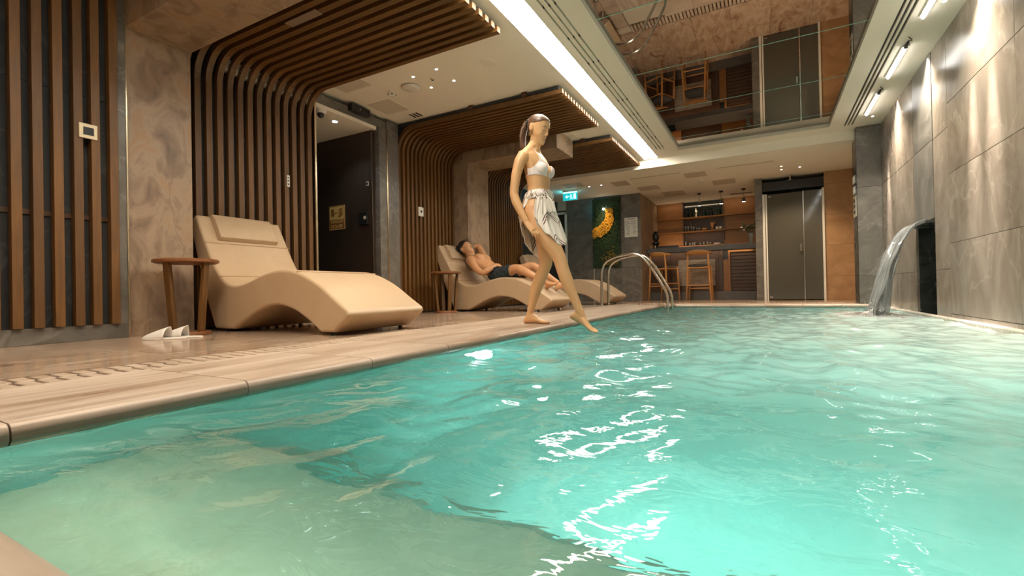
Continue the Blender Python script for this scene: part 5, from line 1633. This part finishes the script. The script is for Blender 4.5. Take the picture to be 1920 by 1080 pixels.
# arms
m.tube([P(-0.035, -0.115, 1.375), P(-0.058, -0.158, 1.368), P(-0.075, -0.180, 1.32), P(-0.098, -0.198, 1.22), P(-0.116, -0.206, 1.10), P(-0.117, -0.209, 1.055), P(-0.095, -0.213, 0.99), P(-0.055, -0.216, 0.91), P(-0.018, -0.217, 0.845), P(-0.008, -0.217, 0.825)],
       [0.040, 0.049, 0.046, 0.040, 0.036, 0.035, 0.037, 0.032, 0.024, 0.022], 16)
add_hand(m, P(-0.006, -0.217, 0.822), V(0.62, -0.03, -0.70), V(-0.587, 0.412, -0.5375), V(0.35, 0.85, 0.27), (0.10, 0.18, 0.15), 0.98, 0.03)
m.tube([P(-0.025, 0.115, 1.375), P(-0.043, 0.158, 1.368), P(-0.055, 0.180, 1.32), P(-0.070, 0.198, 1.22), P(-0.085, 0.206, 1.10), P(-0.082, 0.209, 1.055), P(-0.060, 0.210, 0.99), P(-0.030, 0.207, 0.91), P(0.0, 0.205, 0.845), P(0.008, 0.205, 0.825)],
       [0.040, 0.049, 0.046, 0.040, 0.036, 0.035, 0.037, 0.032, 0.024, 0.022], 16)
add_hand(m, P(0.010, 0.205, 0.822), V(0.35, 0.03, -0.85), V(-0.3, -0.9, -0.2), V(0.85, -0.3, 0.35), (0.18, 0.25, 0.2), 0.95)
Hinv = HT.inverted()
Hi = np.array(Hinv)
def to_head(co, O):
    w = co + np.array(O)
    return w @ Hi[:3, :3].T + Hi[:3, 3]
def face_push(O):
    def f(a):
        h = to_head(a, O)
        out = a.copy()
        fx = np.array(HT.to_3x3() @ V(1, 0, 0))
        for sy in (-1, 1):
            d2 = ((h[:, 1] - sy * 0.030) / 0.020) ** 2 + ((h[:, 2] - 0.010) / 0.014) ** 2
            d2 = np.where(h[:, 0] > 0.05, d2, 99)
            out -= np.exp(-d2)[:, None] * 0.0035 * fx
            # lid crease
            d3 = ((h[:, 1] - sy * 0.031) / 0.015) ** 2 + ((h[:, 2] + 0.002) / 0.003) ** 2
            d3 = np.where(h[:, 0] > 0.05, d3, 99)
            out -= np.exp(-d3)[:, None] * 0.0018 * fx
        d4 = (h[:, 1] / 0.020) ** 2 + ((h[:, 2] + 0.0712) / 0.0028) ** 2
        d4 = np.where(h[:, 0] > 0.05, d4, 99)
        out -= np.exp(-d4)[:, None] * 0.003 * fx
        return out
    return f
body = fuse(m, 'body', 'skin', wom, 0.0037, 5, face_push(WO))
sk = Skin(body, WO)
c, nrm = sk.cen, sk.fno
h = to_head(c, WO)
# lips, brows, lashes
lip = (h[:, 0] > 0.074) & (np.abs(h[:, 1]) < 0.019) & (h[:, 2] > -0.081 + 0.009 * (np.abs(h[:, 1]) / 0.019) ** 2) & (h[:, 2] < -0.0635 - 0.006 * (np.abs(h[:, 1]) / 0.019) ** 2)
sk.cut('lips', 'lip', lip, 0.0006, wom)
for sy in (-1, 1):
    fdir = -(HT.to_3x3() @ V(1, 0, 0)).normalized()
    pts = [HT @ V(0.16, sy * y, z) - WO for y, z in ((0.012, 0.024), (0.024, 0.029), (0.036, 0.030), (0.047, 0.025))]
    sk.strap('eyebrow', 'brow', pts, 0.0023, wom, -0.0005, fdir)
    pts = [HT @ V(0.16, sy * y, z) - WO for y, z in ((0.016, -0.001), (0.024, -0.0045), (0.034, -0.0055), (0.044, -0.005))]
    sk.strap('eyelashes', 'brow', pts, 0.0016, wom, 0.0, fdir)
# sleek hair and ponytail
hx, hz, hy = h[:, 0], h[:, 2], np.abs(h[:, 1])
line = np.where(hx < -0.045, -0.055 + 0.0 * hx, np.where(hx < -0.030, -0.055 + (hx + 0.045) / 0.015 * 0.085, np.where(hx < 0.030, 0.030 + (hx + 0.030) / 0.06 * 0.022, 0.052 + (hx - 0.030) / 0.05 * 0.034)))
hairm = (hz > line) & (hz < 0.16) & (hy < 0.0785)
hair = sk.cut('hair', 'hair_brown', hairm, 0.0055, wom, 0.006, 0.001, 6)
def hp(x, y, z):
    return HT @ V(x, y, z)
m = MB().tube([hp(-0.095, 0, 0.030), hp(-0.122, 0, 0.040), hp(-0.135, 0, 0.030), hp(-0.143, 0, -0.01), hp(-0.140, 0, -0.075), hp(-0.118, 0, -0.145), hp(-0.082, 0, -0.205), hp(-0.055, 0, -0.245)],
              [(0.022, 0.020), (0.024, 0.022), (0.026, 0.024), (0.032, 0.024), (0.036, 0.022), (0.033, 0.019), (0.024, 0.014), (0.006, 0.005)], 14, side=(0, 1, 0))
pony = m.build('ponytail', 'hair_brown', wom, smooth=True)
m = MB()
for k in range(9):
    a = k * 0.7
    oy, ox = 0.022 * math.cos(a), 0.012 * math.sin(a)
    m.tube([hp(-0.13 + ox * 0.3, oy * 0.6, 0.03), hp(-0.143 + ox, oy * 1.4, -0.02), hp(-0.139 + ox, oy * 1.6, -0.08), hp(-0.116 + ox, oy * 1.5, -0.15), hp(-0.06 + ox, oy * 0.7, -0.25)], [0.006, 0.008, 0.009, 0.008, 0.002], 6)
m.build('strands', 'hair_brown', pony, smooth=True)
m = MB()
for k in range(12):
    a = 2 * PI * k / 12
    m.ball(hp(-0.113, 0.030 * math.cos(a), 0.034 + 0.030 * math.sin(a)), 0.011, 8, 6)
m.build('hair_tie', 'black', pony, smooth=True)
for sy in (-1, 1):
    pts = [hp(-0.014 + 0.013 * math.sin(a), sy * 0.079, -0.045 - 0.015 + 0.015 * math.cos(a)) for a in [2 * PI * q / 12 for q in range(13)]]
    MB().tube(pts, 0.0025, 6).build('earring', 'gold', wom)
# bikini top
bx, by, bz = c[:, 0], c[:, 1], c[:, 2]
v = (bz - 1.216) / 0.135
arm = (np.abs(by) > 0.150)
cup = (bx > -0.03) & (v > 0) & (v < 1) & (np.abs(by) < 0.150) & (np.abs(by) > 0.008 + 0.060 * v) & (np.abs(by) < 0.148 - 0.066 * np.clip(v, 0, 1) ** 1.9)
sk.cut('bikini_top', 'bikini', cup, 0.003, wom, 0.003, 0.0, 8)
band = (bz > 1.2135) & (bz < 1.2225) & (~arm)
sk.cut('bikini_band', 'bikini', band, 0.0025, wom, 0.002, 0.0, 8)
for sy in (-1, 1):
    sk.strap('bikini_strap', 'bikini', [V(0.075, sy * 0.073, 1.335), V(0.045, sy * 0.075, 1.39), V(-0.01, sy * 0.068, 1.44), V(-0.06, sy * 0.05, 1.45), V(-0.085, sy * 0.01, 1.43)], 0.0032, wom, 0.001)
# wrap skirt, open on her right hip
def wrap(t0, t1, hem, name, top=1.085, mat='sarong', lift=0.0):
    na, nz = 70, 34
    vs, uv = [], []
    for j in range(nz + 1):
        for i in range(na + 1):
            a = math.radians(t0 + (t1 - t0) * i / na)
            zt = top + 0.012 * math.cos(a)
            zb = hem(math.degrees(a))
            z = zt + (zb - zt) * j / nz
            q = min(1, max(0, (1.09 - z) / 0.20))
            r2 = min(1, max(0, (0.90 - z) / 0.30))
            rx = 0.088 + 0.045 * q + 0.022 * r2
            ry = 0.128 + 0.062 * q + 0.006 * r2
            cx = 0.004 - 0.012 * q + 0.070 * r2
            fold = (0.003 + 0.006 * q) * math.sin(11 * a + 5 * z) + 0.004 * math.sin(23 * a - 9 * z)
            gather = 0.006 * math.sin(70 * z + 3 * a) * max(0, 1 - abs(z - 1.06) / 0.05)
            ex = lift * (1 + 3.9 * r2 * max(0.0, math.cos(a + 0.62)) ** 2) + fold + gather + 0.006
            vs.append(WO + V(cx + (rx + ex) * math.cos(a), (ry + ex) * math.sin(a), z))
            uv.append((a * 0.17, z))
    fs = []
    for j in range(nz):
        for i in range(na):
            k = j * (na + 1) + i
            fs.append((k, k + 1, k + na + 2, k + na + 1))
    return MB().add(vs, fs).build(name, mat, sar, smooth=True, solid=0.0025, uv=uv)
def lerp_hem(tab):
    def f(d):
        for (a, za), (b, zb) in zip(tab, tab[1:]):
            if a <= d <= b:
                u = (d - a) / (b - a)
                u = u * u * (3 - 2 * u)
                return za + (zb - za) * u
        return tab[0][1] if d < tab[0][0] else tab[-1][1]
    return f
# the wrap is one cloth: its own mesh is the rolled waistband, the hanging panels and knot are its pieces
na, nz = 120, 10
vs, uv, fs = [], [], []
for j in range(nz + 1):
    for i in range(na):
        a = 2 * PI * i / na
        z = 1.095 - 0.075 * j / nz + 0.012 * math.cos(a)
        bul = 0.014 * math.sin(PI * j / nz) + 0.005 * math.sin(3 * PI * j / nz + 6 * a) + 0.003 * math.sin(19 * a)
        q = j / nz
        vs.append(WO + V(0.002 + (0.086 + 0.018 * q + bul) * math.cos(a), (0.124 + 0.024 * q + bul) * math.sin(a), z))
        uv.append((a * 0.17, z))
for j in range(nz):
    for i in range(na):
        fs.append((j * na + i, j * na + (i + 1) % na, (j + 1) * na + (i + 1) % na, (j + 1) * na + i))
sar = MB().add(vs, fs).build('wrap_skirt', 'sarong', wom, smooth=True, solid=0.003, uv=uv)
wrap(-68, 62, lerp_hem([(-68, 0.83), (-50, 0.72), (-28, 0.635), (0, 0.640), (30, 0.70), (62, 0.76)]), 'front_panel', lift=0.010)
wrap(40, 258, lerp_hem([(40, 0.74), (95, 0.60), (130, 0.53), (165, 0.60), (205, 0.72), (235, 0.86), (258, 0.99)]), 'back_panel', lift=0.0)
m = MB()
kc = P(0.070, -0.112, 1.055)
kd = V(0.55, -0.83, 0)
ks = V(0.83, 0.55, 0)
for k in range(7):
    a = 2 * PI * k / 7
    m.ball(kc + ks * 0.020 * math.cos(a) + Z * 0.020 * math.sin(a) + kd * 0.008, (0.017, 0.017, 0.017), 10, 7)
m.ball(kc + kd * 0.016, 0.021, 12, 8)
fuse(m, 'knot', 'bikini', sar, 0.004, 2)
def tail(pts, wds, name, ang):
    rings, uv = [], []
    for q, (p, w_) in enumerate(zip(pts, wds)):
        row = []
        for i in range(13):
            s_ = i / 12 - 0.5
            row.append(p + (ks * math.cos(ang) + kd * math.sin(ang)) * w_ * 2 * s_ + kd * (0.010 * math.cos(5 * PI * s_) * min(1, w_ / 0.03)))
            uv.append((0.02 + w_ * 2 * s_ * 1.0, p.z))
        rings.append(row)
    MB().loft(rings, caps=False, closed=False).build(name, 'sarong', sar, smooth=True, solid=0.0025, uv=uv)
tail(catmull([tuple(kc + kd * 0.02), tuple(kc + kd * 0.034 + ks * 0.006 - Z * 0.05), tuple(kc + kd * 0.050 - ks * 0.000 - Z * 0.14), tuple(kc + kd * 0.052 - ks * 0.004 - Z * 0.23), tuple(kc + kd * 0.050 + ks * 0.004 - Z * 0.31)], 4) and [V(*p) for p in catmull([tuple(kc + kd * 0.02), tuple(kc + kd * 0.034 + ks * 0.006 - Z * 0.05), tuple(kc + kd * 0.050 - Z * 0.14), tuple(kc + kd * 0.052 - ks * 0.004 - Z * 0.23), tuple(kc + kd * 0.050 + ks * 0.004 - Z * 0.31)], 4)],
     [0.010 + 0.034 * min(1, k / 8) * (1 if k < 12 else 1 - 0.16 * (k - 12)) for k in range(17)], 'tail', 0.1)
tail([V(*p) for p in catmull([tuple(kc + kd * 0.02), tuple(kc + kd * 0.036 + ks * 0.035 - Z * 0.03), tuple(kc + kd * 0.048 + ks * 0.065 - Z * 0.09), tuple(kc + kd * 0.050 + ks * 0.085 - Z * 0.16)], 4)],
     [0.008 + 0.026 * min(1, k / 7) for k in range(13)], 'tail', 0.25)

# ------------------------------------------------------------------ the lying man
MO = V(-3.33, 5.80, 0.40)
man = thing('person', 'shirtless man in dark shorts lying on the middle lounger with closed eyes', 'person', MO)
m = MB()
def Q(x, y, z):
    return V(x, 5.80 + y, z)
sp = V(-0.40, 0, 0.27).normalized()       # spine, hips to head
fr = V(0.27, 0, 0.40).normalized()        # belly side
def S(d, f=0.0, y=0.0):
    return V(-3.345, 5.80 + y, 0.485) + sp * d + fr * f
torso(m, [(S(-0.10, -0.01), fr, Y, 0.07, 0.09), (S(-0.05, -0.008), fr, Y, 0.098, 0.150), (S(0.0, 0), fr, Y, 0.108, 0.168), (S(0.06, 0.0), fr, Y, 0.104, 0.162), (S(0.13, 0.004), fr, Y, 0.096, 0.152), (S(0.20, 0.004), fr, Y, 0.096, 0.155),
          (S(0.28, 0.0), fr, Y, 0.106, 0.168), (S(0.36, -0.002), fr, Y, 0.116, 0.182), (S(0.43, -0.004), fr, Y, 0.112, 0.190), (S(0.48, -0.012), fr, Y, 0.090, 0.178), (S(0.515, -0.018), fr, Y, 0.066, 0.130), (S(0.54, -0.018), fr, Y, 0.056, 0.075)])
for sy in (-1, 1):
    m.ball(S(0.385, 0.078, sy * 0.082), (0.080, 0.085, 0.045), 14, 9, Matrix((sp, Y, fr)).transposed())
m.tube([S(0.50, -0.015), S(0.56, -0.005), S(0.63, 0.008)], [0.066, 0.060, 0.060], 16)
hu = V(-0.52, 0, 0.80).normalized()       # top of his head
hf = V(0.80, -0.12, 0.52).normalized()    # where his face points
hy_ = hu.cross(hf).normalized()
hf = hy_.cross(hu)
hc = S(0.705, 0.035)
MT = Matrix((hf, hy_, hu)).transposed().to_4x4()
MT.translation = hc
add_head(m, MT @ Matrix.Scale(1.03, 4), False)
# right arm, hand resting on the belly
m.tube([S(0.44, -0.01, -0.14), S(0.44, -0.01, -0.195), S(0.37, -0.015, -0.235), S(0.25, -0.035, -0.262), S(0.16, -0.040, -0.268), S(0.125, -0.028, -0.262), S(0.10, 0.02, -0.235), S(0.085, 0.075, -0.185), S(0.085, 0.118, -0.130), S(0.088, 0.125, -0.110)],
       [0.055, 0.066, 0.058, 0.050, 0.045, 0.044, 0.045, 0.038, 0.029, 0.027], 16)
add_hand(m, S(0.088, 0.126, -0.108), V(0.05, 0.95, 0.0) + fr * 0.06, -fr, sp, (0.10, 0.2, 0.2), 1.05)
# left arm bent behind the head
m.tube([S(0.44, -0.01, 0.14), S(0.455, -0.005, 0.19), S(0.52, 0.03, 0.235), S(0.62, 0.075, 0.262), S(0.70, 0.10, 0.265), S(0.735, 0.085, 0.25), S(0.765, 0.04, 0.205), S(0.785, -0.01, 0.145), S(0.79, -0.045, 0.09)],
       [0.055, 0.064, 0.057, 0.049, 0.044, 0.043, 0.040, 0.032, 0.027], 16)
add_hand(m, S(0.79, -0.048, 0.085), V(0.0, -0.95, 0.0) - fr * 0.05, fr * 0.9 - sp * 0.3, sp, (0.12, 0.2, 0.2), 1.05)
# legs
def leg(sy, hip, knee, ankle, rad):
    hip, knee, ankle = V(*hip), V(*knee), V(*ankle)
    u = (knee - hip); w = (ankle - knee)
    pts = [hip, hip + u * 0.3, hip + u * 0.65, hip + u * 0.92, knee + w * 0.06, knee + w * 0.25, knee + w * 0.40, knee + w * 0.75, ankle]
    m.tube(pts, rad, 16)
leg(-1, (-3.33, 5.715, 0.485), (-2.985, 5.655, 0.585), (-2.565, 5.665, 0.375), [0.098, 0.092, 0.075, 0.062, 0.058, 0.058, 0.056, 0.037, 0.034])
leg(1, (-3.33, 5.885, 0.485), (-2.900, 5.960, 0.625), (-2.500, 5.930, 0.365), [0.098, 0.092, 0.075, 0.062, 0.058, 0.058, 0.056, 0.037, 0.034])
for (ax, ay, az), yy in (((-2.552, 5.665, 0.368), -0.45), ((-2.507, 5.930, 0.358), 0.35)):
    ff = V(0.72, yy, -0.15)
    uu = V(0.15, 0, 0.72)
    uu = (uu - ff.normalized() * uu.dot(ff.normalized())).normalized()
    ff = V(0.78, yy, 0.30).normalized()
    uu = V(-0.62, 0, 0.72); uu = (uu - ff * uu.dot(ff)).normalized()
    ll = uu.cross(ff)
    add_foot(m, V(ax, ay, az), ff, uu, ll, 1.0)
    add_toes(m, V(ax, ay, az), ff, uu, ll * (1 if yy < 0 else -1), 1.0)
MTi = np.array((MT @ Matrix.Scale(1.03, 4)).inverted())
def mhead(co):
    w_ = co + np.array(MO)
    return w_ @ MTi[:3, :3].T + MTi[:3, 3]
mb = fuse(m, 'body', 'skin_tan', man, 0.0062, 4)
ms = Skin(mb, MO)
h = mhead(ms.cen)
hx, hz = h[:, 0], h[:, 2]
line = np.where(hx < -0.040, -0.025, np.where(hx < -0.020, -0.025 + (hx + 0.040) / 0.02 * 0.055, np.where(hx < 0.045, 0.030 + (hx + 0.020) / 0.065 * 0.02, 0.050 + (hx - 0.045) / 0.04 * 0.03)))
near_head = (np.linalg.norm(h, axis=1) < 0.16) & (np.abs(h[:, 1]) < 0.090)
ms.cut('hair', 'hair_black', (hz > line) & near_head, 0.016, man, 0.014, 0.008, 4)
lip = (hx > 0.076) & (np.abs(h[:, 1]) < 0.022) & (hz > -0.084) & (hz < -0.062)
ms.cut('lips', 'lip', lip, 0.0006, man)
for sy in (-1, 1):
    for nm, zz, r in (('eyebrow', (0.030, 0.036, 0.036, 0.028), 0.0032), ('eyelashes', (-0.001, -0.0045, -0.0055, -0.005), 0.0018)):
        pts = [(MT @ V(0.16, sy * y, z)) - MO for y, z in zip((0.013, 0.025, 0.037, 0.048), zz)]
        ms.strap(nm, 'brow', pts, r, man, 0.0, -(MT.to_3x3() @ V(1, 0, 0)).normalized())
w_ = ms.cen + np.array(MO)
ds = (w_ - np.array(S(0))) @ np.array(sp)
fs_ = (w_ - np.array(S(0))) @ np.array(fr)
yy = np.abs(w_[:, 1] - 5.80)
hand_zone = (fs_ > 0.108) & (ds > 0.03)
armz = (yy > 0.19) & (ds > 0.02)
sh = (ds < 0.085) & (w_[:, 0] < -3.09) & (~hand_zone) & (~armz)
ms.cut('shorts', 'shorts', sh, 0.012, man, 0.010, 0.008, 6)

wom.location = (-1.60, 3.42, 0.0)
wom.scale = (0.968, 0.968, 0.968)
